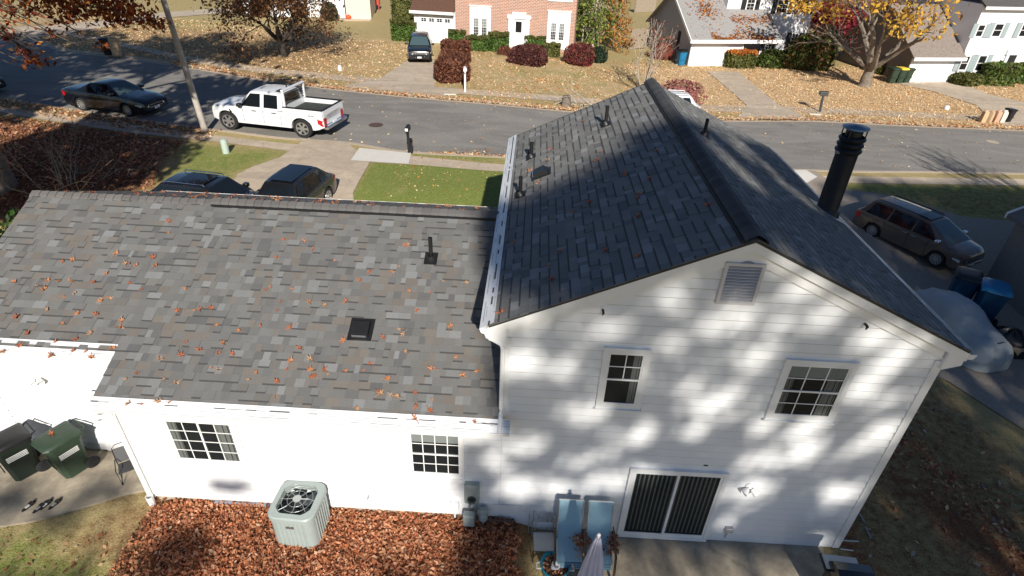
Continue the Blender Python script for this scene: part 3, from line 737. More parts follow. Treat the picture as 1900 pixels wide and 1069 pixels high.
pipe_vent(on(.07, 4.80, 'g'), nL, h=.46); pipe_vent(on(.28, 7.10, 'g'), nL, r=.055, h=.40); pipe_vent(on(2.17, 7.35, 'g'), nL, h=.48); pipe_vent(on(4.25, 5.65, 'g'), nR, r=.04, h=.38)
pipe_vent(on(-1.76, 3.05, 'w'), nB, h=.50)
def box_vent(p, n, rz):
    m = MB(); m.box(-.24, .24, -.26, .24, .008, .018)
    m.prism([(-.19, .018), (.17, .018), (.17, .05), (.09, .14), (-.17, .12), (-.20, .05)], 'x', -.17, .17)
    m.move(at_slope(p, n) @ Matrix.Rotation(rz, 4, 'Z')); b = m.build('box_vent', M['black'], house)
    m = MB(); m.box(-.14, .14, -.212, -.196, .05, .10); m.move(at_slope(p, n) @ Matrix.Rotation(rz, 4, 'Z')); m.build('vent_grille', M['alu'], b)
box_vent(on(-2.9, 1.36, 'w'), nB, 0); box_vent(on(.56, 5.60, 'g'), nL, -PI/2)
pf = Vector(on(7.10, 4.72, 'g'))
m = MB(); m.face([(-.36, -.42, .012), (.30, -.42, .012), (.30, .38, .012), (-.36, .38, .012)]); m.move(at_slope(pf, nR)); fl = m.build('flue', M['steel'], house)
m = MB(); m.lathe([(.29, -.1), (.29, .02), (.225, .10)], pf, 24, cap=False); m.build('storm_collar', M['black'], fl, smooth=40)
m = MB(); m.lathe([(.225, -.1), (.225, 1.45), (.23, 1.46)], pf, 28); m.build('flue_pipe', mat('black_flue_enamel', (.022, .025, .03), .45, noise=.4, nscale=8), fl, smooth=40)
m = MB()
for k in range(3):
    z = 1.42+.125*k; m.lathe([(.225, z-.04), (.245, z-.02), (.272, z+.02), (.272, z+.045), (.23, z+.085)], pf, 24, cap=False)
m.lathe([(.17, 1.45), (.17, 1.86)], pf, 20)
for k in range(4):
    a = PI/4+PI/2*k; m.box(pf.x+.24*math.cos(a)-.010, pf.x+.24*math.cos(a)+.010, pf.y+.24*math.sin(a)-.010, pf.y+.24*math.sin(a)+.010, pf.z+1.75, pf.z+1.93)
m.build('flue_cap', M['black'], fl, smooth=40)
m = MB(); m.lathe([(.0, 1.985), (.07, 1.98), (.09, 1.965), (.15, 1.97), (.165, 1.955), (.265, 1.945), (.27, 1.92), (.0, 1.918)], pf, 28, cap=False); m.build('cap_lid', mat('blue_grey_metal', (.16, .25, .32), .35, metal=.6), fl, smooth=50)
m = MB(); m.tube([(pf.x-.19, pf.y-.07, pf.z+1.40), (pf.x-.30, pf.y-.10, pf.z+1.42)], .035, 8); m.build('clamp', M['steel'], fl)
# meters and pipes by the corner of the two walls
m = MB(); m.box(-.72, -.42, -.14, -.004, .92, 1.48, bev=.015); pb = m.build('electric_panel', M['acpaint'], house)
m = MB(); m.lathe([(.09, 0), (.09, .05), (.075, .08), (0, .085)], (0, 0, 0), 16); m.move(Matrix.Translation((-.57, -.14, 1.08)) @ Matrix.Rotation(PI/2, 4, 'X')); m.build('meter_dial', M['glass'], pb)
m = MB(); m.tube([(-.62, -.07, .92), (-.62, -.07, .3)], .025, 8); m.tube([(-.50, -.07, .92), (-.50, -.07, .25)], .035, 8); m.build('conduit', M['steel'], pb)
m = MB(); m.box(-1.02, -.84, -.12, -.004, .62, .86, bev=.012); m.tube([(-.93, -.07, .62), (-.93, -.1, .4)], .02, 8); m.build('telephone_box', M['whitemetal'], house)
m = MB(); m.box(-.74, -.50, -.30, -.15, .38, .72, bev=.02); m.tube([(-.68, -.2, .3), (-.68, -.2, .42)], .03, 8); m.build('cable_box', M['acpaint'], house)
m = MB(); m.lathe([(.08, 0), (.10, .03), (.10, .16), (.06, .2), (.02, .26)], (-.33, -.16, .48), 14); m.tube([(-.33, -.16, .3), (-.33, -.16, .5)], .03, 8); m.box(-.43, -.23, -.22, -.08, .68, .80, bev=.03); m.build('gas_meter', M['acpaint'], house, smooth=50)
m = MB(); m.tube([(-.3, -.12, .42), (.28, -.12, .40), (.28, -.12, .2)], .022, 8); m.tube([(.05, -.12, .41), (.05, -.12, .5)], .012, 6); m.box(-.02, .12, -.14, -.11, .49, .505); m.build('gas_pipe', mat('rusted_pipe', (.13, .075, .06), .8, noise=.3), house)
m = MB(); m.box(-.20, .42, -.03, -.004, .52, .80); m.build('access_panel', M['white'], house)
m = MB(); m.box(4.74, 4.90, -.10, -.005, .40, .54, bev=.015); m.tube([(4.80, -.07, .42), (4.77, -.09, .25)], .018, 8); m.build('outlet_cover', M['steel'], house)
m = MB(); m.tube([(-2.74, -.02, .86), (-2.74, -.09, .86), (-2.74, -.10, .80)], .014, 6); m.build('hose_tap', M['steel'], house)
m = MB(); m.box(3.9, 3.98, -.03, -.016, 2.34, 2.37); m.box(5.02, 5.05, -.03, -.016, 1.62, 1.65); m.build('wall_hook', M['black'], house)
for x, z in ((1.55, 5.86), (5.70, 5.86)):
    m = MB(); m.box(x-.018, x+.018, -.13, -.03, z-.012, z+.012); m.prism([(x-.02, z-.01), (x+.02, z-.01), (x-.012, z-.06)], 'y', -.13, -.115); m.build('eave_clip', M['black'], house)
m = MB(); m.box(-6.1, -4.85, -.07, -.004, .27, .36); m.build('window_well', mat('galvanised_blue', (.30, .36, .45), .5), house)
# dark smudge on the low roof, drawn as scuffed shingle
# ================================================================== VEHICLES (x forwards, y to the driver's left, origin between the axles)
def pl(pts):                                          # piecewise linear profile
    pts = sorted(pts)
    def f(x):
        if x <= pts[0][0]: return pts[0][1]
        for (a, p), (b, q) in zip(pts, pts[1:]):
            if x <= b: t = (x-a)/(b-a); return p+(q-p)*t
        return pts[-1][1]
    return f
def wheel(parent, x, y, r, wdt, spokes, sgn, rimk=.66, dark=False):
    m = MB(); hw = wdt/2
    m.lathe([(r*.55, -hw*.8), (r*.80, -hw), (r*.96, -hw*.92), (r, -hw*.6), (r, hw*.6), (r*.96, hw*.92), (r*.80, hw), (r*.55, hw*.8)], (0, 0, 0), 26, cap=False)
    T = Matrix.Translation((x, y, r)) @ Matrix.Rotation(-PI/2*sgn, 4, 'X')
    w = m.move(T).build('wheel', M['rubber'], parent, smooth=40)
    m = MB(); rr = r*rimk
    m.lathe([(rr*1.0, hw*.95), (rr*.93, hw*.9), (rr*.92, hw*.2), (0, hw*.2)], (0, 0, 0), 26, cap=False); 
    m.move(T).build('wheel_well', M['black'], w, smooth=40)
    m = MB(); m.lathe([(rr*1.03, hw*.93), (rr*1.02, hw*1.0), (rr*.90, hw*.97), (rr*.89, hw*.7)], (0, 0, 0), 26, cap=False)
    m.lathe([(0, hw*.96), (rr*.2, hw*.93), (rr*.24, hw*.7)], (0, 0, 0), 12, cap=False)
    for k in range(spokes):
        a = 2*PI*k/spokes; ca, sa = math.cos(a), math.sin(a); b1, b2 = rr*.085*8/spokes+.012, rr*.13*8/spokes+.008
        m.face([(rr*.15*ca-b1*sa, rr*.15*sa+b1*ca, hw*.9), (rr*.15*ca+b1*sa, rr*.15*sa-b1*ca, hw*.9), (rr*.92*ca+b2*sa, rr*.92*sa-b2*ca, hw*.88), (rr*.92*ca-b2*sa, rr*.92*sa+b2*ca, hw*.88)])
    m.move(T).build('rim', M['alu'], w, smooth=40)
def car(name, label, loc, rz, scale, wb, fo, ro, W, r, prof, cab, mats, group=None, spokes=8, sill=.26, lamps=True, rails=None, bed=None, trim=None, sunroof=None, glass=None, front=None, win=None):
    """prof: (x, z) of the deck line; cab: (xa, xb, xc, xd, zbelt, zroof, inset) windscreen foot, roof front, roof rear, rear foot"""
    t = thing(name, label, mats.get('cat', 'car'), loc, rz, group, scale)
    P = mats['paint']; xF, xR = wb/2+fo, -wb/2-ro; hw = W/2; deck = pl(prof); ra = r*1.16
    xs = sorted(set([xR, xR+.04, xR+.12, xR+.25, xF-.25, xF-.12, xF-.04, xF]+[xR+(xF-xR)*i/26 for i in range(27)]+[s*wb/2+ra*math.cos(PI*k/10) for s in (-1, 1) for k in range(11)]))
    def halfw(x):
        q = 0
        if x > xF-.9: q = ((x-xF+.9)/.9)**2*.15
        if x < xR+.6: q = ((xR+.6-x)/.6)**2*.09
        return hw*(1-q)
    def zbot(x):
        z = sill
        if x > xF-.35: z += (x-xF+.35)*.25
        if x < xR+.35: z += (xR+.35-x)*.45
        for s in (-1, 1):
            d = x-s*wb/2
            if abs(d) < ra: z = max(z, r+math.sqrt(ra*ra-d*d))
        return z
    R = []
    for x in xs:
        h = halfw(x); zb = zbot(x); zt = deck(x); zm = max(zb+.01, lerp(sill, zt, .55)); e = 0
        if bed and bed[1] <= x <= bed[0]: zt2 = zt
        R.append([(x, 0, zb), (x, h*.93, zb), (x, h*.985, zb+.015), (x, h, zm), (x, h*.985, max(zm+.005, zt-.14)), (x, h*.955, max(zm+.008, zt-.04)), (x, h*.86, zt), (x, h*.45, zt+.025), (x, 0, zt+.03)])
    m = MB()
    full = [[*r_, *[(p[0], -p[1], p[2]) for p in r_[-2:0:-1]]] for r_ in R]
    m.grid(full, True); m.face(full[0]); m.face(full[-1][::-1])
    body = m.build('body', P, t, smooth=38)
    m = MB(); m.box(xR+.3, xF-.3, -hw*.86, hw*.86, sill-.04, sill+.3); m.box(xR+.25, xF-.25, -hw*.80, hw*.80, sill+.1, deck(0)-.25); m.build('chassis', M['black'], t)
    for sx in (1, -1):
        for sy in (1, -1): wheel(t, sx*wb/2, sy*(hw-.125), r, .235, spokes, sy)
    # cabin
    xa, xb, xc, xd, zb_, zr, ins = cab; hb = hw*.94; hr_ = hw-ins
    def sec(x, z, h, crown): return [(x, h, z), (x, h*.9, z+crown*.5), (x, h*.5, z+crown), (x, 0, z+crown*1.15), (x, -h*.5, z+crown), (x, -h*.9, z+crown*.5), (x, -h, z)]
    m = MB(); ro_ = [sec(xc, zr-.03, hr_*.97, .025), sec(lerp(xc, xb, .3), zr, hr_, .035), sec(lerp(xc, xb, .7), zr, hr_, .035), sec(xb, zr-.03, hr_*.96, .025)]
    m.grid(ro_); base = [(xd, y, zb_) for y in (hb*.97, hb*.9, hb*.5, 0, -hb*.5, -hb*.9, -hb*.97)]; basef = [(xa, y, zb_) for y in (hb*.97, hb*.9, hb*.5, 0, -hb*.5, -hb*.9, -hb*.97)]
    m.grid([base, ro_[0]]); m.grid([ro_[-1], basef])
    n = 8
    belt = [[(lerp(xd, xa, i/n), s*hb*(1 if 0 < i < n else .97), zb_-.02) for i in range(n+1)] for s in (1, -1)]
    rl = lambda s: [tuple(Vector(p)) for p in [(q[0][0], s*q[0][1], q[0][2]) for q in ro_]]
    def roofpt(tt, s):
        a = [Vector((q[0][0], s*q[0][1], q[0][2])) for q in ro_]
        k = min(2, int(tt*3)); return a[k].lerp(a[k+1], tt*3-k)
    for si, s in enumerate((1, -1)):
        top = [roofpt(i/n, s) for i in range(n+1)]; m.grid([belt[si], top])
    m.build('roof', mats.get('roof', P), t, smooth=35)
    G = glass or M['autoglass']
    def side(x, s, k):                               # point on the cabin side: k 0 at belt, 1 at roof edge, x along
        def at(tt): 
            b = Vector((lerp(xd, xa, tt), s*hb, zb_)); return b.lerp(roofpt(tt, s), k)
        lo, hi = -.2, 1.2
        for _ in range(30):
            mm = (lo+hi)/2
            if at(min(1, max(0, mm))).x+(0 if 0 <= mm <= 1 else (mm-.5)*.01) < x: lo = mm
            else: hi = mm
        return at(min(1, max(0, lo)))
    # windows cut by pillars at given x (belt level), front to rear
    for s in (1, -1):
        for (w0, w1) in win or [(xb-.06, (xb+xc)/2+.05), ((xb+xc)/2-.05, xc+.10)]:
            pts = []
            for (x, k) in ((w0[0] if isinstance(w0, tuple) else w0, .08), (w1[0] if isinstance(w1, tuple) else w1, .08), (w1[1] if isinstance(w1, tuple) else w1, .88), (w0[1] if isinstance(w0, tuple) else w0, .88)):
                p = side(x, s, k); pts.append(p+Vector((0, s*.012, .006)))
            m = MB(); m.face(pts); m.build('side_window', M['autoglass'], t, recalc=False) if s*1 < 0 else m.build('side_window', M['autoglass'], t)
    def screen(nm, q0, q1, zk, mt):
        a = [Vector(p) for p in q0]; b = [Vector(p) for p in q1]; R2 = []
        nrm = (b[3]-a[3]).cross(a[0]-a[3]); nrm.normalize()
        if nrm.z < 0: nrm = -nrm
        for k in (.07, .5, .94):
            row = [a[i].lerp(b[i], k) for i in range(7)]; c = row[3].copy()
            R2.append([c+(p-c)*.90+nrm*.014 for p in row])
        m = MB(); m.grid(R2); m.build(nm, mt, t, smooth=60)
    screen('windscreen', basef, ro_[-1], 0, G)
    if not bed: screen('rear_window', base, ro_[0], 0, M['autoglass'])
    # front: grille, lamps, bumper, plates
    zh = deck(xF-.02); zg_ = zh-.02
    gx = xF+.004; fw = halfw(xF)
    m = MB(); m.box(xF-.05, xF+.012, -fw*.55, fw*.55, sill+.32, zg_-.05, bev=.01); gr = m.build('grille', M['black'], t)
    m = MB()
    for i in range(7 if front == 'slots' else 2):
        if front == 'slots': y = fw*.5*(-1+2*i/6); m.box(xF+.008, xF+.022, y-.045, y+.045, zg_-.17, zg_-.07)
        else: z = zg_-.10-.12*i; m.box(xF+.008, xF+.020, -fw*.52, fw*.52, z-.015, z+.015)
    m.build('grille_trim', M['chrome'], gr)
    m = MB(); m.box(xF-.10, xF+.03, -fw*.95, fw*.95, sill+.05, sill+.22, bev=.03); bmp = m.build('front_bumper', mats.get('bumper', P), t)
    m = MB(); m.box(xF+.028, xF+.04, -.16, .16, sill+.12, sill+.24); m.build('licence_plate', M['plate'], bmp)
    for s in (1, -1):
        m = MB(); z = zg_-.09
        a = [(xF+.008, s*fw*.60), (xF-.01, s*fw*.90), (xF-.14, s*(halfw(xF-.14)+.006)), (xF-.42, s*(halfw(xF-.42)+.004))]
        zz = [(z-.10, z+.03), (z-.10, z+.04), (z-.08, z+.05), (z-.0, z+.06)]
        m.grid([[(p[0], p[1], q[0]) for p, q in zip(a, zz)], [(p[0]-.01, p[1], q[1]) for p, q in zip(a, zz)]]); m.build('headlight', M['lamp'], t)
        m = MB(); z = deck(xR+.1)-.16; hb2 = halfw(xR)
        tall = mats.get('tail', .16)
        m.grid([[(xR-.008, s*hb2*.72, z-tall), (xR-.006, s*(hb2*.985), z-tall), (xR+.10, s*(halfw(xR+.1)+.006), z-tall), (xR+.26, s*(halfw(xR+.26)+.004), z-tall*.6)], [(xR-.008, s*hb2*.72, z+.06), (xR-.006, s*hb2*.985, z+.08), (xR+.10, s*(halfw(xR+.1)+.004), z+.08), (xR+.28, s*(halfw(xR+.28)-.004), z+.06)]]); m.build('tail_light', M['red'], t)
        m = MB(); p = side(xb+(xa-xb)*.62, s, .10); m.box(-.10, .10, -.11, .11, -.07, .08, bev=.03); m.move(Matrix.Translation(p+Vector((0, s*.16, .06)))); m.tube([p, p+Vector((0, s*.12, .04))], .025, 6); m.build('wing_mirror', mats.get('mirror', P), t, smooth=50)
        for dx in (mats.get('handles') or ((xb+xc)/2+.12, xc+.25)):
            h = hw*.99; zz = deck(dx)-.13; m = MB(); m.box(dx-.11, dx+.11, min(s*h*.97, s*(h+.022)), max(s*h*.97, s*(h+.022)), zz-.02, zz+.015, bev=.006); m.build('door_handle', mats.get('handle', P), t)
        for dx in mats.get('seams', ()):
            m = MB(); m.box(dx-.006, dx+.006, min(s*hw*.96, s*hw*1.003), max(s*hw*.96, s*hw*1.003), sill+.1, deck(dx)-.08); m.build('door_seam', M['black'], t)
    m = MB(); m.box(xR-.03, xR+.12, -halfw(xR)*.96, halfw(xR)*.96, sill+.08, sill+.26, bev=.03); rb = m.build('rear_bumper', mats.get('rbumper', P), t)
    m = MB(); m.box(xR-.045, xR-.028, -.16, .16, sill+.16, sill+.28); m.build('licence_plate', M['plate'], rb)
    if rails:
        for s in (1, -1):
            m = MB(); x0, x1 = xc+.15, xb-.12; y = s*hr_*.9; m.tube([(x0, y, zr+.02), (x0+.08, y, zr+.08), (x1-.08, y, zr+.08), (x1, y, zr+.02)], .022, 8); m.build('roof_rail', rails, t, smooth=40)
    if sunroof:
        m = MB(); x0, x1 = sunroof; rows = [[(x, hr_*k, zr+.042+.012*(1-k*k)) for k in (-.78, -.4, 0, .4, .78)] for x in (x0, (x0+x1)/2, x1)]; m.grid(rows); m.build('sunroof', M['autoglass'], t, smooth=60)
    return t, dict(xF=xF, xR=xR, hw=hw, deck=deck, halfw=halfw, zr=zr, side=side)
def park(A, B, wb, W, near, dz=.0):
    """A front and B rear wheel contact points of the side facing us; near +1 = driver's left side"""
    A, B = Vector(A), Vector(B); h = A-B; h.z = 0; s = h.length/wb; h.normalize(); rz = math.atan2(h.y, h.x); left = Vector((-h.y, h.x, 0))
    c = (A+B)/2-left*near*(W/2-.125)*s; c.z = gz(c.x, c.y)+dz; return c, rz, s
ROADZ = -.12
def gpr(u, v): return gp(u, v, ROADZ)
# white crew cab pickup on the road
c, rz, s = park(gpr(430.5, 240), gpr(566, 255), 3.68, 2.03, 1, ROADZ)
tr, I = car('pickup_truck', 'white crew cab pickup with a rack behind the cab parked along the kerb', c, rz, s, 3.68, .82, 1.06, 2.03, .45,
    [(-2.95, 1.10), (-.90, 1.10), (-.5, 1.22), (1.2, 1.22), (2.2, 1.20), (2.55, 1.15), (2.68, 1.02)], (1.30, .62, -.88, -.98, 1.20, 1.93, .30),
    dict(paint=M['p_white'], cat='pickup truck', handle=M['black'], handles=(.42, -.55), seams=(.98, -.02, -.86), bumper=M['p_white'], rbumper=M['chrome'], mirror=M['black'], tail=.30), bed=(-.95, -2.85), spokes=6, sill=.42,
    win=[((1.05, .62), (.12, .12)), ((-.06, -.06), (-.74, -.70))])
tr.scale.z *= .93
m = MB(); m.face([(-.985, .68, 1.28), (-.985, -.68, 1.28), (-.915, -.62, 1.84), (-.915, .62, 1.84)]); m.build('rear_window', M['autoglass'], tr)
m = MB(); xR = I['xR']
for y in (-1, 1):
    m = MB(); m.prism([(-1.0, 1.05), (-1.0, 1.38), (xR+.02, 1.36), (xR+.0, .9), (-2.75, .95)], 'y', min(y*.98, y*.88), max(y*.98, y*.88)); m.build('bed_side', M['p_white'], tr)
m = MB(); m.box(-1.06, -.985, -.90, .90, 1.05, 1.40); m.build('bed_headboard', M['p_white'], tr)
m = MB(); m.box(xR-.0, xR+.08, -.9, .9, .85, 1.36, bev=.015); tg = m.build('tailgate', M['p_white'], tr)
m = MB()
for y in (-1, 1): m.box(xR, -1.0, min(y*.99, y*.86), max(y*.99, y*.86), 1.37, 1.405)
m.box(xR-.005, xR+.09, -.86, .86, 1.362, 1.395); m.build('bed_rail_cap', M['black'], tr)
m = MB(); m.box(xR+.09, -1.07, -.86, .86, 1.135, 1.15)
for i in range(12): y = -.8+1.6*i/11; m.box(xR+.12, -1.1, y-.035, y+.035, 1.15, 1.165)
m.box(-2.70, -2.45, -.5, .6, 1.16, 1.24, bev=.02); m.box(xR+.1, xR+.5, -.80, .80, 1.15, 1.19); m.build('bed_liner', mat('bed_liner', (.04, .045, .042), .8, noise=.3, nscale=5), tr)
m = MB()
for y in (-1, 1): m.box(-1.12, -1.03, min(y*.90, y*.82), max(y*.90, y*.82), 1.38, 2.10, bev=.01)
m.box(-1.14, -1.01, -.92, .92, 2.10, 2.17, bev=.015); rk = m.build('cab_rack', M['p_white'], tr)
m = MB()
for i in range(5): z = 1.5+.12*i; m.box(-1.085, -1.07, -.82, .82, z-.008, z+.008)
m.build('rack_bar', M['black'], rk)
m = MB(); m.tube([(-.70, -.1, 1.96), (-.72, -.1, 2.2)], .03, 6); m.box(-.76, -.55, .15, .55, 1.965, 2.0); m.build('roof_aerial', M['black'], tr)
m = MB(); m.box(xR-.18, xR+.02, -.95, .95, .50, .66, bev=.04); m.build('step_bumper', M['chrome'], tr)
for y in (-1, 1):
    m = MB(); m.prism([(1.52, .92), (1.62, 1.06), (1.68, 1.06), (1.60, .88)], 'y', min(y*1.0, y*1.025), max(y*1.0, y*1.025)); m.build('fender_vent', M['black'], tr)
    m = MB(); m.box(-2.50, -2.38, min(y*1.0, y*1.018), max(y*1.0, y*1.018), 1.10, 1.14); m.box(-2.35, -2.21, min(y*1.0, y*1.018), max(y*1.0, y*1.018), 1.10, 1.14); m.build('badge', M['steel'], tr)
# dark blue sedan in the shade
SED = dict(wb=2.82, fo=.98, ro=1.05, W=1.84, r=.33, prof=[(-2.5, .98), (-2.3, 1.02), (-1.6, 1.03), (1.0, .97), (1.9, .86), (2.3, .74), (2.4, .66)], cab=(1.08, .32, -.75, -1.62, .95, 1.42, .34))
c, rz, s = park(gpr(243, 215.5), gpr(158, 205), 2.82, 1.84, -1, ROADZ)
car('sedan', 'dark blue four door sedan parked in deep shade beside the wooden pole', c, rz, s, mats=dict(paint=M['p_navy'], roof=M['p_navy']), spokes=10, sill=.2, glass=M['autoglass_blue'], win=[((.72, .24), (-.18, -.18)), ((-.26, -.26), (-1.15, -.78))], **SED)
c2 = gpr(-72, 168)
car('sedan', 'black car cut off by the left edge of the picture, on the shaded road', (c2.x, c2.y, c2.z), rz, s, mats=dict(paint=M['p_black']), spokes=8, sill=.2, win=[((.72, .24), (-.18, -.18)), ((-.26, -.26), (-1.15, -.78))], **SED)
# black sport utility vehicle on the driveway over the road
A, B = gp(759, 115), gp(800, 115.5)
h = Vector((-(B-A).y, (B-A).x, 0)).normalized()*-1; s = (B-A).length/1.72; c = (A+B)/2-h*1.46*s; 
SUVP = dict(wb=2.91, fo=.88, ro=1.0, W=1.92, r=.38, prof=[(-2.45, 1.02), (-2.2, 1.10), (1.1, 1.08), (1.9, 1.03), (2.25, .98), (2.35, .85)], cab=(1.05, .36, -1.75, -2.22, 1.07, 1.70, .30))
car('suv', 'black suv facing the road on the driveway of the brick house', (c.x, c.y, gz(c.x, c.y)+.035), math.atan2(h.y, h.x), s, mats=dict(paint=M['p_black'], cat='suv'), front='slots', sill=.3, glass=M['autoglass_blue'], win=[((.75, .3), (-.25, -.25)), ((-.33, -.33), (-1.15, -1.1)), ((-1.23, -1.18), (-1.85, -1.65))], **SUVP)
# grey suv and black estate on the own driveway
def seen(label, name, u, v, heading, s, spec, **k):
    P = Vector((u, v, 0)); return car(name, label, (P.x, P.y, gz(P.x, P.y)+.04), heading, s, **spec, **k)
SUVG = dict(SUVP, cab=(1.05, .45, -1.45, -2.15, 1.07, 1.68, .32))
hd = math.radians(-98)
seen('grey suv with a black glass roof nosed up to the house on the driveway', 'suv', -8.4, 11.3, hd, .90, SUVG, mats=dict(paint=M['p_grey'], cat='suv', mirror=M['p_grey'], roof=M['p_black']), sunroof=(-1.35, .38), sill=.3, win=[((.75, .42), (-.25, -.25)), ((-.33, -.33), (-1.05, -1.0)), ((-1.13, -1.08), (-1.75, -1.45))])
seen('black suv with two silver roof rails standing at the low roof edge', 'suv', -10.95, 10.75, math.radians(-8), .95, SUVG, mats=dict(paint=M['p_black'], cat='suv'), rails=M['chrome'], sunroof=(-.9, .2), sill=.3, win=[((.75, .42), (-.25, -.25)), ((-.33, -.33), (-1.05, -1.0)), ((-1.13, -1.08), (-1.75, -1.45))])
# brown-grey minivan on the neighbour's driveway
c, rz, s = park(gp(1727, 503), gp(1616.5, 436), 3.03, 1.98, -1, .035)
car('minivan', 'brown-grey minivan with dark windows parked on the side driveway', c, rz, s, 3.03, .98, 1.08, 1.98, .35,
    [(-2.65, .98), (-2.45, 1.10), (-1.0, 1.08), (1.2, 1.04), (1.8, 1.03), (2.25, .96), (2.42, .86), (2.5, .72)], (1.78, .58, -2.05, -2.42, 1.02, 1.68, .34),
    dict(paint=M['p_brown'], cat='minivan', tail=.28, mirror=M['chrome'], handle=M['chrome'], handles=(.28, -.12), seams=(.95, .05, -1.10)), spokes=10, sill=.22, rails=M['black'], sunroof=(-.1, .5), glass=M['autoglass_blue'],
    win=[((1.22, .58), (.14, .12)), ((.04, .04), (-1.02, -1.02)), ((-1.12, -1.12), (-2.12, -1.92))])
# white car over the road, seen past the ridge
P = gpr(1224, 219); P.z = gz(P.x, P.y)+ROADZ
car('suv', 'white suv half hidden behind the high roof ridge', (P.x, P.y, P.z), math.radians(183), .86, mats=dict(paint=M['p_white'], cat='suv'), rails=M['white'], sill=.3, win=[((.75, .3), (-.25, -.25)), ((-.33, -.33), (-1.15, -1.1)), ((-1.23, -1.18), (-1.85, -1.65))], **SUVP)
# boat-shaped thing under a grey cover
def covered():
    a = gp(1872, 708); b = gp(1700, 585); h = Vector((a.x-b.x, a.y-b.y, 0)); L = h.length; rz = math.atan2(h.y, h.x)
    t = thing('covered_car', 'car shrouded in a silver grey cloth cover behind the right eave', 'covered car', ((a.x+b.x)/2-.15, (a.y+b.y)/2+.35, .05), rz)
    m = MB(); n = 40; k = 22; R = []
    top = pl([(0, .30), (.03, .55), (.10, .78), (.28, .90), (.36, .98), (.50, 1.28), (.68, 1.30), (.80, 1.12), (.92, .98), (.98, .75), (1, .35)])
    wd = pl([(0, .35), (.04, .62), (.12, .80), (.3, .86), (.7, .84), (.92, .76), (.98, .6), (1, .4)])
    for i in range(n+1):
        f = i/n; x = L/2-L*f; r = []
        for j in range(k+1):
            a_ = PI*j/k; y = wd(f)*math.cos(a_); q = abs(math.cos(a_))
            z = top(f)*(max(0, 1-q**5))**.6
            wob = .022*math.sin(13*f+3*a_)+.018*math.sin(31*f+9*a_)+.015*abs(math.sin(9*a_+5*math.sin(7*f)))
            r.append((x, y*(1+.04*(q > .9)), max(.02, z+wob)))
        R.append(r)
    m.grid(R); m.face(R[0]); m.face(R[-1]); m.build('cloth_cover', M['carcover'], t, smooth=60)
    m = MB(); m.box(L/2-.42, L/2-.38, -.32, .28, .76, .79); m.build('strap', M['black'], t)
covered()
# ================================================================== HOUSES AROUND
class Facade:
    """wall plane standing on two ground points of the photo; local x to the right, -y towards us"""
    def __init__(s, name, label, a, b):
        A, B = gp(*a), gp(*b); s.o = A; s.L = (B-A).length; s.rz = math.atan2(B.y-A.y, B.x-A.x)
        s.t = thing(name, label, 'house', (A.x, A.y, A.z), s.rz); s.M = Matrix.Translation(A) @ Matrix.Rotation(s.rz, 4, 'Z'); s.I = s.M.inverted()
    def at(s, u, v, y=0.0):
        o = s.I @ CC; d = s.I.to_3x3() @ ray(u, v); p = o+d*((y-o.y)/d.y); return p.x, p.z
    def rect(s, u0, v0, u1, v1, y=0.0):
        q = [s.at(u, v, y) for u, v in ((u0, v0), (u1, v0), (u1, v1), (u0, v1))]
        return (q[0][0]+q[3][0])/2, (q[1][0]+q[2][0])/2, (q[2][1]+q[3][1])/2, (q[0][1]+q[1][1])/2
    def sx(s, u, v, y=0.0): return s.at(u, v, y)[0]
def box_part(name, m, parent, *bxs):
    mb = MB()
    for b in bxs: mb.box(*b)
    return mb.build(name, m, parent)
def gable_roof(parent, m, x0, x1, y0, y1, z0, pitch, over=.35, name='roof', axis='x', thick=.14, trim=None):
    """ridge along axis; z0 eave height at the wall"""
    mb = MB()
    if axis == 'x':
        ym = (y0+y1)/2; zr = z0+(ym-y0)*pitch; e = over*pitch
        for (ya, za, yb, zb) in ((y0-over, z0-e, ym, zr), (y1+over, z0-e, ym, zr)):
            mb.prism([(ya, za), (yb, zb), (yb, zb+thick), (ya, za+thick)], 'x', x0-over*.6, x1+over*.6)
    else:
        xm = (x0+x1)/2; zr = z0+(xm-x0)*pitch; e = over*pitch
        for (xa, za) in ((x0-over, z0-e), (x1+over, z0-e)):
            mb.prism([(xa, za), (xm, zr), (xm, zr+thick), (xa, za+thick)], 'y', y0-over*.6, y1+over*.6)
    return mb.build(name, m, parent), zr
def garage_door(t, x0, x1, z0, z1, y, lites=0):
    mb = MB(); mb.box(x0, x1, y-.02, y-.003, z0, z1)
    for i in range(1, 4): z = lerp(z0, z1, i/4); mb.box(x0+.02, x1-.02, y-.026, y-.02, z+.012, z0+(z1-z0)*(i+1)/4-.012 if i < 3 else z1-.02)
    d = mb.build('garage_door', M['white'], t)
    mb = MB()
    for a in ((x0-.1, x0, z0, z1+.1), (x1, x1+.1, z0, z1+.1), (x0, x1, z1, z1+.1)): mb.box(a[0], a[1], y-.035, y-.003, a[2], a[3])
    mb.build('door_frame', M['white'], d)
    for k in range(lites):
        c = lerp(x0, x1, (k+.5)/lites); w2 = (x1-x0)/lites*.30; za, zb = lerp(z0, z1, .80), lerp(z0, z1, .93)
        mb = MB(); 
        for sx in (-1, 1):
            for sz in (0, 1): mb.box(c+(-w2 if sx < 0 else .02), c+(-.02 if sx < 0 else w2), y-.034, y-.027, za+(zb-za)*(.53*sz), za+(zb-za)*(.53*sz+.45))
        mb.build('garage_window', M['autoglass'], d)
    return d
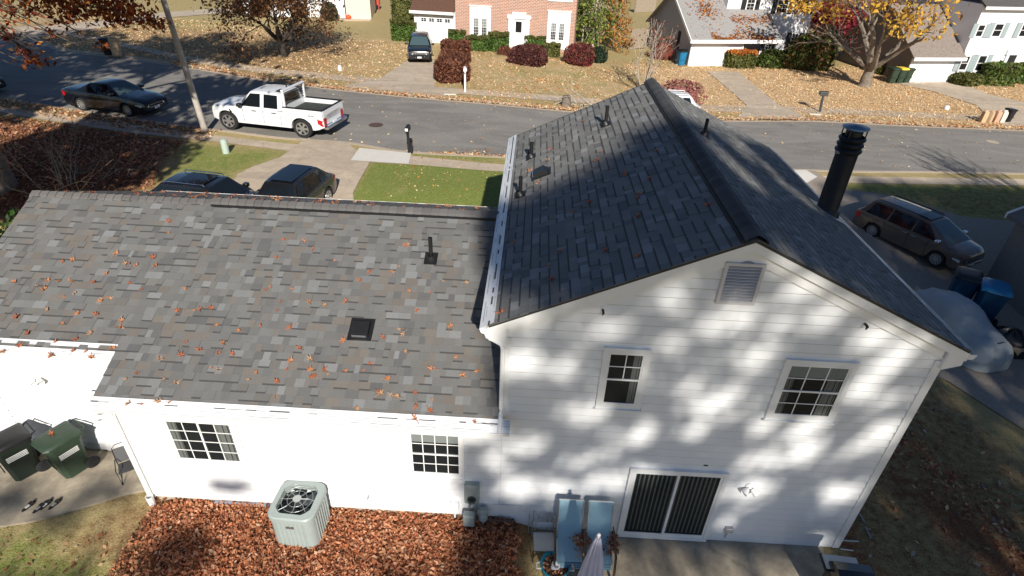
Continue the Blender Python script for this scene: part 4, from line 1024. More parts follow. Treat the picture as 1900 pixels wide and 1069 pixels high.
# ---- brick house over the road
B = Facade('brick_house', 'red brick house with a white front door and attached white garage across the road', (770, 77), (1064, 101)); t = B.t
gx0, gx1 = B.sx(771, 78), B.sx(846, 84); ge = B.at(800, 20)[1]; bx1 = B.sx(1066, 60)
box_part('garage_wall', M['siding_far'], t, (gx0, gx1-.02, 0, 7, -.3, ge))
r = B.rect(780, 31, 838, 81); garage_door(t, r[0], r[1], .0, r[3], 0, 4)
mb = MB(); mb.prism([(-.45, ge-.12), (4.2, ge+2.6), (4.2, ge+2.75), (-.45, ge+.03)], 'x', gx0-.25, gx1-.03); mb.build('garage_roof', M['shingle_brown'], t)
box_part('garage_fascia', M['white'], t, (gx0-.26, gx1-.04, -.52, -.45, ge-.2, ge+.02))
box_part('brick_wall', M['brick'], t, (gx1, bx1, -.02, 8, -.3, 6.2))
gable_roof(t, M['shingle_brown'], gx1, bx1, -.02, 8, 6.2, .6)
def bay(u0, v0, u1, v1, wins):
    x0, x1, z0, z1 = B.rect(u0, v0, u1, v1); f = box_part('bay_panel', M['white'], t, (x0, x1, -.10, -.02, max(.1, z0), z1))
    box_part('panel_cap', M['white'], f, (x0-.06, x1+.06, -.16, -.02, z1, z1+.10))
    for q in wins:
        a = B.rect(*q); window(t, *a[:2], a[2], a[3], cols=3, rows=(3, 3), trim=.06, y=-.10, blind=.5, deep=False)
bay(872, 12, 911, 70, ((879, 33, 889, 65), (894, 34, 904, 66)))
bay(1015, 22, 1057, 96, ((1022, 42, 1032, 74), (1037, 43, 1047, 75)))
bay(1018, -25, 1064, 3, ())
x0, x1, z0, z1 = B.rect(943, 35, 982, 86); dd = box_part('door_surround', M['white'], t, (x0, x0+.35, -.12, -.02, .1, z1), (x1-.35, x1, -.12, -.02, .1, z1), (x0-.1, x1+.1, -.16, -.02, z1, z1+.3))
box_part('pediment', M['white'], dd, (x0+.3, x1-.3, -.2, -.02, z1+.3, z1+.5))
box_part('front_door', M['white'], t, (x0+.36, x1-.36, -.06, -.02, .12, z1-.02))
a = B.rect(957, 40, 968, 60); box_part('door_window', M['autoglass'], t, (a[0], a[1], -.07, -.061, a[2], a[3]))
box_part('door_step', M['brick'], t, (x0-.2, x1+.2, -.9, -.02, -.2, .1))
# ---- white house with the grey side wall and leaf-strewn garage roof
H = Facade('colonial_house', 'white house with a pale garage roof covered in orange leaves and black shutters', (1276, 123), (1487, 122)); t = H.t
gx1 = H.sx(1376, 90); ge = H.at(1320, 68)[1]; gx2 = H.sx(1441, 75); wy = 2.6
pitch = .62; wx0 = H.sx(1346, 27, wy); wx1 = H.sx(1497, 60, wy); ztop = 6.0
gw = mat('grey_shaded_siding', (.42, .42, .43), .6, noise=.04)  # greyer copy of the white siding, shade of side and porch put into its colour
mb = MB(); mb.prism([(0, -.4), (9, -.4), (9, ge), (4.6, ge+4.6*pitch), (0, ge)], 'x', 0, gx1); mb.build('garage_wall', M['siding_far'], t)
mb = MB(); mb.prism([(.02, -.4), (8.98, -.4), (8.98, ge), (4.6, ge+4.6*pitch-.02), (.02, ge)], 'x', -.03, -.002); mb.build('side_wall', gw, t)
box_part('side_window', M['darkvoid'], t, (-.04, -.031, 2.2, 2.75, .9, 2.3))
r = H.rect(1288, 74, 1347, 120); garage_door(t, r[0], r[1], 0, r[3], 0)
mb = MB(); mb.prism([(-.5, ge-.3), (4.6, ge+4.6*pitch), (4.6, ge+4.6*pitch+.12), (-.5, ge-.18)], 'x', -.35, gx2+.2); rf = mb.build('garage_roof', M['shingle_far'], t)
mb = MB(); mb.prism([(9.4, ge-.3), (4.6, ge+4.6*pitch), (4.6, ge+4.6*pitch+.12), (9.4, ge-.18)], 'x', -.35, gx2+.2); mb.build('garage_roof', M['shingle_far'], t)
box_part('roof_fascia', M['white'], t, (-.36, gx2+.22, -.6, -.5, ge-.42, ge-.16))
mb = MB(); mb.prism([(-.55, ge-.42), (4.6, ge+4.6*pitch-.1), (4.6, ge+4.6*pitch+.14), (-.55, ge-.16)], 'x', -.42, -.35); mb.build('rake_board', M['white'], t)
box_part('main_wall', M['siding_far'], t, (wx0, wx1, wy, 9, -.4, ztop))
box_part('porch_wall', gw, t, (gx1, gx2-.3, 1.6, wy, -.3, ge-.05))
box_part('porch_post', M['white'], t, (gx2-.15, gx2+.0, -.3, -.15, 0, ge-.3), (gx1-.0, gx1+.1, -.1, -.0, 0, ge-.2))
pd = H.rect(1367, 70, 1381, 96, 1.6); box_part('porch_door', M['darkvoid'], t, (pd[0], pd[1], 1.55, 1.595, -.1, pd[3]))
gable_roof(t, M['shingle_dark'], wx0, wx1, wy, 9, ztop, .6)
box_part('corner_board', M['white'], t, (wx1-.14, wx1+.03, wy-.03, wy, -.3, ztop))
def hw(q, y, sh=True):
    a = H.rect(*q, y); window(t, a[0]+.05, a[1]-.05, a[2], a[3], cols=2, rows=(2, 2), trim=.07, y=y, deep=False, shutters=M['black'] if sh else None)
M['shutter_black'] = mat('black_shutter', (.02, .022, .028), .6)
hw((1385, -8, 1401, 20), wy); hw((1442, -8, 1463, 24), wy); hw((1484, -10, 1502, 24), wy)
hw((1466, 62, 1479, 88), wy); hw((1420, 72, 1432, 92), wy)
# leaves heaped on the garage roof
def leaf_quads(mb, pts, size, pal, rng, flat=.35, up=None):
    for p in pts:
        s = size*rng.uniform(.5, 1.5); a = rng.uniform(0, 2*PI); n = (up or Vector((0, 0, 1)))+Vector((rng.gauss(0, flat), rng.gauss(0, flat), rng.gauss(0, flat*.5))); n.normalize()
        t1 = n.cross(Vector((math.cos(a), math.sin(a), .3))).normalized(); t2 = n.cross(t1); p = Vector(p)
        c = rng.choice(pal); k = rng.uniform(.7, 1.25); c = tuple(min(1, x*k) for x in c); b = n*s*rng.uniform(-.2, .25)
        mb.face([p-t1*s, p-t2*s*.55+b, p+t1*s+b*.3, p+t2*s*.55+b], c)
PT = [(.78,.55,.30),(.70,.45,.22),(.84,.64,.38),(.56,.33,.16),(.86,.72,.50),(.74,.48,.24)]
PO = [(.62,.22,.04),(.50,.14,.03),(.70,.33,.07),(.30,.09,.03)]
PR = [(.42,.16,.075),(.34,.12,.055),(.50,.22,.11),(.56,.30,.17),(.22,.08,.04),(.62,.40,.26)]
rl = random.Random(11); mb = MB(); pts = []
for _ in range(1500):
    k = rl.random()
    if k < .45: x = rl.uniform(1.5, gx2-.5); y = -.45+abs(rl.gauss(0, .35))*(1.2+math.sin(x*1.7))
    elif k < .65: x = 1.9+rl.gauss(0, .5); y = 2.4+rl.gauss(0, .5)
    elif k < .88: x = wx0+rl.random()*(gx2-wx0); y = 1.5+rl.gauss(0, .25)
    else: x = rl.uniform(0, gx2); y = rl.uniform(-.4, 4.5)
    y = max(-.48, min(4.4, y)); pts.append((x, y, ge-.30+.12+(y+.5)*pitch+.03))
leaf_quads(mb, pts, .10, PO, rl); o = mb.build('roof_leaves', M['leaf'], t, recalc=False); o['kind'] = 'stuff'; o['label'] = 'orange leaves drifted on the pale garage roof'
# ---- white house at the upper right
R_ = Facade('colonial_house', 'white house with a brown roofed garage and rows of dark windows at the far right', (1676, 153), (1905, 152)); t = R_.t
gx1 = R_.sx(1765, 152); ge = R_.at(1735, 100)[1]; mx1 = gx1+13; mx0 = R_.sx(1771, 140)
gs = mat('brown_shaded_siding', (.20, .17, .15), .7, noise=.06)  # side wall's shade is in this colour, the house itself is white
mb = MB(); mb.prism([(0, -.4), (8, -.4), (8, ge), (4, ge+2.9), (0, ge)], 'x', 0, gx1); mb.build('garage_wall', M['siding_far'], t)
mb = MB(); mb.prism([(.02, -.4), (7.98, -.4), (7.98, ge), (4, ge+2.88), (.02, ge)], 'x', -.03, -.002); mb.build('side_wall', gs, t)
r = R_.rect(1688, 106, 1752, 151); garage_door(t, r[0], r[1], 0, r[3], 0)
mb = MB(); mb.prism([(-.45, ge-.33), (4, ge+2.9), (4, ge+3.02), (-.45, ge-.2)], 'x', -.3, mx0-.02); mb.prism([(8.45, ge-.33), (4, ge+2.9), (4, ge+3.02), (8.45, ge-.2)], 'x', -.3, mx0-.02); mb.build('garage_roof', mat('weathered_shingle', (.24, .20, .17), .9, noise=.3, nscale=6), t)
box_part('roof_fascia', M['white'], t, (-.31, mx0-.03, -.55, -.45, ge-.42, ge-.18))
box_part('main_wall', M['siding_far'], t, (mx0, mx1, .0, 8, -.4, 5.6))
gable_roof(t, M['shingle_dark'], mx0, mx1, 0, 8, 5.6, .55)
box_part('roof_fascia', M['white'], t, (mx0-.2, mx1, -.42, -.36, 5.3, 5.5))
box_part('downspout', M['steel'], t, (mx0-.10, mx0+.0, -.10, -.02, 0, ge+.2))
gsh = mat('grey_green_shutter', (.30, .36, .37), .7)
def rw(q, sh=gsh):
    a = R_.rect(*q); window(t, a[0], a[1], a[2], a[3], cols=1, rows=(1, 1), trim=.08, y=0, deep=False, shutters=sh)
rw((1812, 46, 1824, 68)); rw((1843, 44, 1858, 68)); rw((1893, 44, 1908, 68))
rw((1782, 104, 1795, 130)); rw((1812, 103, 1826, 131))
a = R_.rect(1862, 104, 1876, 138); dd = box_part('door_surround', M['white'], t, (a[0]-.25, a[0], -.14, -.002, 0, a[3]+.1), (a[1], a[1]+.25, -.14, -.002, 0, a[3]+.1), (a[0]-.35, a[1]+.35, -.18, -.002, a[3]+.1, a[3]+.45))
box_part('front_door', M['darkvoid'], t, (a[0], a[1], -.05, -.002, .1, a[3]+.09))
# ---- house at the upper left, only its foot in view
L_ = Facade('white_house', 'white house cut off by the top edge behind the brown leaved tree', (456, 30), (636, 33)); t = L_.t
lx = L_.sx(640, 20)
box_part('wall', M['siding_far'], t, (0, lx, 0, 8, -.4, 5.2)); gable_roof(t, M['shingle_dark'], 0, lx, 0, 8, 5.2, .6)
for q in ((563, -20, 568, 8), (596, -20, 601, 8)):
    a = L_.rect(*q); box_part('shutter', M['shutter_black'], t, (a[0], a[1], -.06, -.002, a[2], a[3]))
a = L_.rect(573, -30, 590, 30); box_part('front_door', M['white'], t, (a[0], a[1], -.1, -.002, .02, 2.3)); box_part('door_window', M['blind'], t, (a[0]+.25, a[1]-.25, -.11, -.101, 1.0, 2.1))
for q in ((470, -30, 500, 6), (522, -30, 545, 6)):
    a = L_.rect(*q); window(t, a[0], a[1], a[2], a[2]+1.5, cols=2, trim=.08, y=0, deep=False)
gx = L_.sx(640, 20); a0, a1 = L_.sx(645, 26), L_.sx(690, 30)
box_part('side_porch', M['darkvoid'], t, (gx+.0, a0, .3, 6, -.3, 3.0)); box_part('garage_wall', mat('cream_siding', (.78, .64, .50), .6), t, (a0, a1, -1.0, 6, -.3, 3.2))
gable_roof(t, M['shingle_dark'], a0, a1, -1, 6, 3.2, .5)
box_part('entry_ramp', M['concrete'], t, (a0-1, a1, -2.0, -1.0, -.2, .05))
# ---- neighbour's house at the right edge: grey roof slope above a shaded wall
c0 = gp(1805, 511); nx, ny = c0.x+.25, c0.y-.3; t = thing('neighbour_house', 'dark grey shaded house cut off by the right edge beside the blue bins', 'house', (nx, ny, .1))
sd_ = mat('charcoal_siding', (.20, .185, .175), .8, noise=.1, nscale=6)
ze = 2.75
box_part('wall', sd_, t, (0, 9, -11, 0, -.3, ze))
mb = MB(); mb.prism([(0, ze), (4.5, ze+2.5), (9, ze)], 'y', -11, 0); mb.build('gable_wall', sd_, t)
gable_roof(t, mat('charcoal_shingle', (.15, .14, .135), .9, noise=.35, nscale=30), 0, 9, -11, 0, ze, .555, over=.3, axis='y')
mb = MB(); mb.prism([(-.32, ze-.20), (4.5, ze+2.47), (4.5, ze+2.70), (-.32, ze+.02)], 'y', .18, .24); mb.build('rake_board', M['white'], t)
# ---- fences behind the brick house
def fence(label, a, b, h, picket=.14):
    A, B2 = gp(*a), gp(*b); L = (B2-A).length; t = thing('wooden_fence', label, 'fence', A, math.atan2(B2.y-A.y, B2.x-A.x))
    mb = MB(); n = int(L/picket); rr = random.Random(5)
    for i in range(n): x = L*i/n; mb.box(x, x+picket*.9, -.02, 0, .03, h*rr.uniform(.96, 1.03))
    mb.box(0, L, 0, .05, .3, .4); mb.box(0, L, 0, .05, h-.4, h-.3); mb.build('pickets', M['wood'], t)
    for i in range(int(L/2.2)+2): x = min(L, 2.2*i); box_part('post', M['wood'], t, (x-.05, x+.05, .05, .15, 0, h+.05))
fence('grey picket fence closing the gap beside the grey side wall', (1168, 92), (1198, 90), 1.7)
fence('far wooden fence above the other one behind the evergreen', (1178, 24), (1215, 22), 1.8)
# ================================================================== TREES, SHRUBS, LEAVES
def rvec(r): 
    while True:
        v = Vector((r.uniform(-1, 1), r.uniform(-1, 1), r.uniform(-1, 1)))
        if .05 < v.length < 1: return v.normalized()
def limb(mb, r, p, d, L, rad, depth, tips, spread=.75, up=.25, nseg=4, minr=.012, kids=(2, 3), sides=6):
    P = [Vector(p)]; R = [rad]; d = Vector(d).normalized()
    for i in range(nseg):
        d = (d+rvec(r)*.22+Vector((0, 0, up*.25))).normalized(); P.append(P[-1]+d*(L/nseg)); R.append(max(minr, rad*(1-.45*(i+1)/nseg)))
    mb.tube(P, R, sides if rad > .06 else 4, cap=False)
    if depth == 0: tips += P[2:]; return
    for k in range(r.randint(*kids)):
        i = r.randint(max(1, nseg-2), nseg) if k else nseg
        nd = (d+rvec(r)*spread+Vector((0, 0, up*.5))).normalized()
        limb(mb, r, P[i], nd, L*r.uniform(.62, .85), R[i]*.72, depth-1, tips, spread, up, max(3, nseg-1), minr, kids, sides)
def tree(name, label, base, H, rad, limbs, depth, seed, leafn, pal, size, bark, group=None, first=.35, spread=.75, up=.25, jitter=.5, cull=None, minr=.012, lean=(0, 0), angle=.7, cat='tree', tipmod=None, kids=(2, 3), Lk=.30):
    r = random.Random(seed); t = thing(name, label, cat, base, 0, group); mb = MB(); tips = []
    n = 7; tp = [Vector((lean[0]*(i/n)+.018*H*first*math.sin(i*1.7+seed), lean[1]*(i/n)+.018*H*first*math.cos(i*1.3+seed), H*first*i/n-.1)) for i in range(n+1)]
    mb.tube(tp, [rad*(1.35 if i == 0 else 1.12-.35*i/n) for i in range(n+1)], 10, cap=False)
    for k in range(limbs):
        a = 2*PI*k/limbs+r.uniform(-.4, .4); d = Vector((math.cos(a)*angle, math.sin(a)*angle, r.uniform(.6, 1.1)))
        limb(mb, r, tp[-1 if k % 2 == 0 else -2], d, H*Lk*r.uniform(.8, 1.2), rad*.55, depth, tips, spread, up, 5, minr, kids)
    mb.build('trunk', bark, t, smooth=50)
    if leafn:
        m = MB(); cl = []
        for tip in tips:
            if tipmod and not tipmod(tip): continue
            cl.append(tip)
        pts = []
        for _ in range(leafn):
            q = r.choice(cl)+Vector((r.gauss(0, jitter), r.gauss(0, jitter), r.gauss(0, jitter*.7)))
            if cull and not cull(q): continue
            pts.append(q)
        leaf_quads(m, pts, size, pal, r, flat=1.0); m.build('crown', M['leaf'], t, recalc=False)
    return t
GREEN = [(.07,.14,.025),(.12,.20,.04),(.05,.10,.02),(.17,.24,.06)]
OLIVE = [(.17,.18,.045),(.09,.11,.03),(.18,.17,.05),(.06,.07,.02)]
RUST = [(.20,.075,.04),(.15,.055,.035),(.26,.11,.06),(.09,.035,.025)]
MAROON = [(.10,.03,.03),(.14,.045,.04),(.06,.02,.02),(.19,.08,.06)]
CRIM = [(.33,.03,.05),(.24,.02,.04),(.42,.07,.08),(.14,.012,.025)]
YEL = [(.62,.38,.05),(.52,.28,.04),(.72,.48,.08),(.40,.19,.03)]
BRN = [(.20,.10,.045),(.14,.065,.03),(.28,.15,.07),(.09,.04,.02)]
def shrub(label, px, pal, shape='round', n=900, size=.09, depth=1.0, seed=1, group=None, twiggy=0, topcol=None, name='shrub', dz=0, soft=.14, vscale=1.0, cat='shrub'):
    """px: (u0, v0, u1, v1) outline in the photo; v1 is the foot"""
    u0, v0, u1, v1 = px; f = gp((u0+u1)/2, v1-2); wd = (gp(u1, v1-2)-gp(u0, v1-2)).length/2*1.0
    dp = wd*depth; f.y += dp*.12; f.z = gz(f.x, f.y)+dz; h = max(.3, top_z(Vector((f.x, f.y, f.z)), v0)-f.z)*vscale
    t = thing(name, label, cat, f, 0, group); r = random.Random(seed); mb = MB(); pts = []; tops = []
    def S(a, b):                                      # surface point, unit shape
        if shape == 'box':
            k = max(abs(math.cos(a)), abs(math.sin(a)))**.75; rr = 1/k if False else 1/ (abs(math.cos(a))**5+abs(math.sin(a))**5)**.2
            return rr*math.cos(a), rr*math.sin(a)
        return math.cos(a), math.sin(a)
    n = int(n*1.9)
    for _ in range(n):
        a = r.uniform(0, 2*PI); x, y = S(a, 0); q = r.random()
        if shape == 'box':
            if q < .45: k = math.sqrt(r.random()); z = 1-abs(r.gauss(0, .04))
            else: k = 1-abs(r.gauss(0, soft)); z = r.uniform(.03, 1)
        else:
            z = r.random()**.8; k = (1-max(0, (z-.35)/.65)**2.4)**.5*(1-abs(r.gauss(0, soft))); k *= 1 if z > .2 else .8+z
            k *= 1+.10*math.sin(3*a+seed)+.06*math.sin(7*a+2*seed); 
        p = (x*k*wd, y*k*dp, z*h*(1+.06*math.sin(5*a+seed))); (tops if topcol and z > .86 else pts).append(p)
    leaf_quads(mb, pts, size, pal, r, flat=1.2)
    if tops: leaf_quads(mb, tops, size, topcol, r, flat=1.0)
    mb.build('foliage', M['leaf'], t, recalc=False)
    m = MB()
    if twiggy:
        for _ in range(twiggy):
            a = r.uniform(0, 2*PI); k = r.uniform(.3, 1.02); z = r.uniform(.5, 1.06); m.tube([(0, 0, 0), (math.cos(a)*k*wd*.5, math.sin(a)*k*dp*.5, h*z*.6), (math.cos(a)*k*wd, math.sin(a)*k*dp, h*z)], [.02, .014, .006], 4, cap=False)
    ck = MB(); R = []; cc = tuple(sum(c[i] for c in pal)/len(pal) for i in range(3))
    for i in range(6):
        z = [.02, .2, .45, .7, .84, .9][i]; k = [.78, .84, .84, .74, .5, .05][i] if shape != 'box' else [.84, .86, .87, .87, .84, .05][i]
        R.append([(S(2*PI*j/12, 0)[0]*k*wd*.86, S(2*PI*j/12, 0)[1]*k*dp*.86, z*h*.9) for j in range(12)])
    ck.grid(R, True, c=cc); ck.build('inner_foliage', M['leaf'], t)
    if twiggy: m.build('stems', M['twig'], t)
    return t
G1 = 'clipped shrubs along the front of the brick house'
shrub('tall olive green hedge rising left of the white garage', (729, -14, 769, 60), OLIVE, 'box', 1600, .11, .5, 1, cat='hedge')
shrub('big bright green box hedge left of the black suv', (727, 38, 777, 77), GREEN, 'box', 2200, .09, .7, 2, G1, topcol=OLIVE)
shrub('clipped green shrub right of the garage door', (833, 56, 865, 84), GREEN, 'box', 1100, .09, .8, 3, G1, topcol=OLIVE)
shrub('low clipped shrub under the left white window panel', (866, 68, 905, 96), GREEN, 'box', 1200, .09, .6, 4, G1, topcol=OLIVE)
shrub('clipped green shrub just left of the front door', (906, 62, 943, 97), GREEN, 'box', 1400, .09, .8, 5, G1, topcol=OLIVE)
shrub('clipped green shrub just right of the front door', (974, 66, 1011, 94), GREEN, 'box', 1200, .09, .8, 6, G1, topcol=OLIVE)
shrub('small olive shrub under the right white window panel', (1009, 82, 1037, 107), OLIVE, 'box', 800, .08, .9, 7, G1)
G2 = 'red-brown shrubs in front of the brick house'
shrub('largest red-brown shrub beside the driveway and the white mailbox', (804, 96, 870, 153), RUST, 'round', 2600, .09, .9, 8, G2, twiggy=50, soft=.12)
shrub('red-brown shrub directly behind the largest one', (819, 78, 873, 118), RUST, 'box', 1800, .09, .7, 9, G2, twiggy=40, soft=.12)
shrub('tiny red-brown shrub left of the door step', (924, 86, 949, 104), RUST, 'round', 500, .07, .8, 10, G2)
shrub('wide dark maroon shrub in the lawn before the front door', (947, 84, 1016, 122), MAROON, 'round', 2400, .09, .7, 11, G2, twiggy=30)
shrub('weeping red maple dome at the corner of the brick house', (1050, 82, 1100, 122), RUST+MAROON+CRIM[:2], 'round', 1500, .09, .9, 12)
shrub('small dark green conifer beside the weeping red maple', (1096, 88, 1124, 118), [(.03,.055,.03),(.02,.04,.02)], 'round', 500, .08, .9, 13)
G3 = 'shrubs before the white houses'
shrub('boxy olive hedge right of the plain garage door', (1344, 94, 1396, 127), OLIVE, 'box', 1600, .09, .6, 14, G3, topcol=PO)
shrub('dark green low shrub at the foot of the porch', (1403, 94, 1458, 127), GREEN+OLIVE, 'round', 1400, .10, .7, 15, G3)
shrub('big dark bush with rusty leaves at the house corner', (1450, 66, 1536, 130), GREEN+BRN, 'round', 2600, .12, .7, 16, G3, soft=.2, twiggy=30)
shrub('deep green holly behind the big rusty bush', (1496, 50, 1545, 112), [(.03,.06,.02),(.05,.09,.03)], 'round', 1500, .12, .9, 17, G3)
shrub('round olive bush left of the row of bins', (1622, 106, 1650, 140), OLIVE, 'round', 700, .09, .9, 18, G3)
shrub('small ochre bush behind the row of bins', (1656, 117, 1682, 136), OLIVE+YEL[:1], 'round', 500, .08, .9, 19, G3)
shrub('low rounded olive bush under the right house windows', (1768, 136, 1816, 160), OLIVE, 'round', 1100, .09, .8, 20, G3)
shrub('large clipped bush left of the dark front door', (1814, 118, 1869, 158), GREEN+OLIVE, 'box', 1700, .10, .8, 21, G3)
shrub('clipped bush at the right edge past the dark front door', (1878, 118, 1925, 156), GREEN+OLIVE, 'box', 1500, .10, .8, 22, G3)
shrub('dark bush right of the white front door at the top', (597, 6, 629, 40), [(.035,.045,.02),(.06,.06,.03),(.10,.06,.03)], 'round', 900, .10, .9, 23)
shrub('brown bush at the foot of the cut off white house', (464, 2, 503, 33), BRN, 'round', 900, .11, .7, 24)
shrub('rusty bush left of the white front door at the top', (540, 6, 572, 34), BRN, 'round', 800, .11, .7, 25)
shrub('thin pink leaved shrub by the long grey side wall', (1205, 70, 1250, 112), CRIM[:1]+RUST, 'round', 220, .08, .7, 26, twiggy=30)
shrub('pinkish low shrub on the lawn behind the white suv', (1218, 150, 1300, 196), [(.35,.14,.13),(.30,.10,.09),(.42,.2,.16)], 'round', 500, .09, .6, 27, twiggy=30)
# big glossy evergreen left of the low roof
t = thing('evergreen_shrub', 'glossy evergreen shrub pressed against the left edge of the low roof', 'shrub', (-13.5, 5.0, .1)); r = random.Random(31); mb = MB(); pts = []
for _ in range(4200):
    a = rvec(r); k = 1-abs(r.gauss(0, .16)); pts.append((a.x*1.8*k, a.y*2.8*k+.3, 1.9+a.z*1.95*k+.25*math.sin(a.x*7+a.y*5)))
leaf_quads(mb, pts, .085, [(.035,.085,.015),(.06,.13,.025),(.02,.05,.012),(.11,.19,.05)], r, flat=1.0); mb.build('foliage', M['leaf'], t, recalc=False)
mb = MB()
for k in range(9): a = 2*PI*k/9; mb.tube([(0, 0, -.9), (math.cos(a)*.7, math.sin(a)*1.4, .8), (math.cos(a)*1.4, math.sin(a)*2.6, 2.4)], [.06, .04, .02], 5)
mb.build('stems', M['bark_dark'], t)
# ---- trees in view
P = gp(1603, 160); tree('maple_tree', 'yellow leaved spreading tree with a stout forked trunk on the leaf covered lawn', P, 10.5, .42, 7, 3, 5, 5200, YEL, .15, M['bark'], first=.13, spread=.62, up=.15, jitter=.5, angle=.85, tipmod=lambda q: q.z > 4.3 and (q.x < 2.5 or q.z > 7.5) , Lk=.30, minr=.02)
P = gp(1565, 112); P.y += 3; tree('red_maple', 'small crimson tree glowing behind the yellow tree', P, 5.5, .12, 6, 2, 9, 2600, CRIM, .15, M['bark_dark'], first=.2, jitter=.55, angle=1.0, up=.1)
P = gp(1640, 100); P.y += 4; tree('red_maple', 'second crimson tree showing between the limbs and the brown garage', P, 5.0, .12, 6, 2, 19, 2200, CRIM, .15, M['bark_dark'], first=.25, jitter=.55, angle=1.0, up=.1)
P = gp(1512, 128); tree('small_tree', 'small leaning bare tree casting a long shadow left of the yellow tree', P, 4.5, .10, 4, 2, 4, 300, RUST+CRIM, .09, M['bark'], first=.25, lean=(.6, 0), jitter=.4)
P = gp(528, 106); tree('brown_oak', 'brown leaved tree with a dark trunk in the lawn behind the pickup', P, 7.2, .19, 9, 3, 12, 12500, BRN, .10, M['bark_dark'], first=.16, spread=.8, up=.12, jitter=.6, angle=.95, minr=.016, kids=(2, 4))
# green to orange evergreen at the corner of the brick house
P = gp(1100, 92); P.y += 1.5; t = thing('cedar_tree', 'tall green cedar turning orange on its right side at the brick house', 'tree', P); r = random.Random(8); mb = MB(); pts = []; pto = []
mb.tube([(0, 0, -.1), (.05, 0, 5), (.1, 0, 11)], [.2, .14, .04], 8)
mb.tube([(-.9, -.2, -.1), (-.95, -.2, 6)], [.07, .05], 6); mb.tube([(.5, -.5, -.1), (.65, -.5, 6)], [.06, .04], 6)
for _ in range(190):
    z = r.uniform(1.2, 10.5); a = r.uniform(0, 2*PI); L = (1-z/12)*3.3+.5; e = Vector((math.cos(a)*L, math.sin(a)*L, z-.5*L*.5)); s = Vector((0, 0, z)); mb.tube([s, s.lerp(e, .5)+Vector((0, 0, .2)), e], [.04, .025, .01], 4, cap=False)
    for _ in range(70):
        k = r.uniform(.35, 1.1); q = s.lerp(e, k)+Vector((r.gauss(0, .22), r.gauss(0, .22), r.gauss(0, .25)-.2))
        (pto if q.x > 1.3+r.gauss(0, .6) else pts).append(q)
mb.build('trunk', M['bark_pale'], t, smooth=50); mb = MB(); leaf_quads(mb, pts, .13, [(.12,.19,.03),(.19,.25,.05),(.07,.12,.02),(.27,.30,.07)], r, flat=1.2); leaf_quads(mb, pto, .13, [(.50,.22,.05),(.40,.17,.04),(.3,.2,.05)], r, flat=1.2); mb.build('crown', M['leaf'], t, recalc=False)
# bare multi-stemmed tree before the brick house
P = gp(1194, 172); t = thing('bare_tree', 'pale bare many stemmed tree rising beyond the far end of the high roof', 'tree', P); r = random.Random(21); mb = MB(); tips = []
for k in range(7):
    a = 2*PI*k/7; limb(mb, r, (math.cos(a)*.15, math.sin(a)*.15, -.1), (math.cos(a)*.35, math.sin(a)*.35, 1), 2.0, .055, 2, tips, .55, .35, 4, .012)
mb.build('trunk', M['bark_pale'], t, smooth=50); mb = MB(); leaf_quads(mb, [r.choice(tips)+rvec(r)*.25 for _ in range(260)], .07, RUST+[(.4,.18,.16)], r, flat=1); mb.build('crown', M['leaf'], t, recalc=False)
# stump and cut branches on the verge
P = gp(1050, 197); t = thing('tree_stump', 'short brown tree stump among cut branches on the far kerb', 'stump', P); mb = MB(); mb.lathe([(.36, -.05), (.28, .12), (.25, .55), (.24, .62), (.0, .63)], (0, 0, 0), 12, cap=False); mb.build('stump_wood', M['bark'], t, smooth=40)
P = gp(1100, 205); t = thing('branch_pile', 'pile of cut bare branches lying along the far kerb', 'branches', P); r = random.Random(2); mb = MB(); tips = []
for k in range(16):
    x = r.uniform(-2.5, 3.5); limb(mb, r, (x, r.uniform(-.6, .5), r.uniform(.05, .3)), (r.choice((-1, 1)), r.uniform(-.5, .6), r.uniform(0, .35)), r.uniform(1.0, 1.8), .035, 1, tips, .6, .05, 4, .012)
mb.build('branches', M['bark_pale'], t, smooth=50)
# red oak at the left: trunk at the picture edge, boughs over the corner
BO = gp(2, 350); t = thing('red_oak', 'red leaved oak at the left edge whose boughs hang over the corner', 'tree', BO); r = random.Random(14); mb = MB(); tips = []
top = Vector((-.6, -.5, 7.5)); mb.tube([(0, 0, -.2), (.05, 0, 1.2), (-.2, -.2, 4), top, (-.8, -.8, 12), (-.6, -.8, 16)], [.62, .46, .40, .34, .24, .1], 12, cap=False)
lf = MB(); LP = []; LR = []
for (u, v, y, rad, n) in ((40, -30, 15, .9, 260), (80, -10, 15.5, .9, 260), (120, 10, 16, .8, 240), (170, -25, 16, 1.0, 300), (150, 15, 16.5, .7, 200), (200, 10, 17, .6, 190), (235, 22, 17.5, .55, 170), (215, 38, 17.2, .3, 70), (268, 36, 18, .40, 110), (295, 45, 18.2, .28, 60), (240, -15, 17, .7, 180), (25, 25, 15, .5, 70), (40, 92, 15.5, .28, 50), (62, 112, 15.8, .30, 70), (10, 60, 15, .35, 50), (192, 84, 17, .2, 30), (90, 60, 16, .3, 30)):
    e = ony(u, v, y)-BO; mid = top.lerp(e, .55)+Vector((0, 0, .8)); k = [top.lerp(mid, .3), top.lerp(mid, .7)+rvec(r)*.3, mid, mid.lerp(e, .5)+rvec(r)*.2, e]
    mb.tube(k, [.10, .07, .05, .03, .012], 5, cap=False)
    for _ in range(6):
        q = k[3].lerp(k[4], r.uniform(0, 1)); mb.tube([q, q+rvec(r)*rad*.7, q+rvec(r)*rad*1.2+Vector((.3, 0, -.15))], [.015, .01, .006], 4, cap=False)
    for _ in range(n): LP.append(e+Vector((r.gauss(0, rad*.75), r.gauss(0, rad*.7), r.gauss(0, rad*.45))))
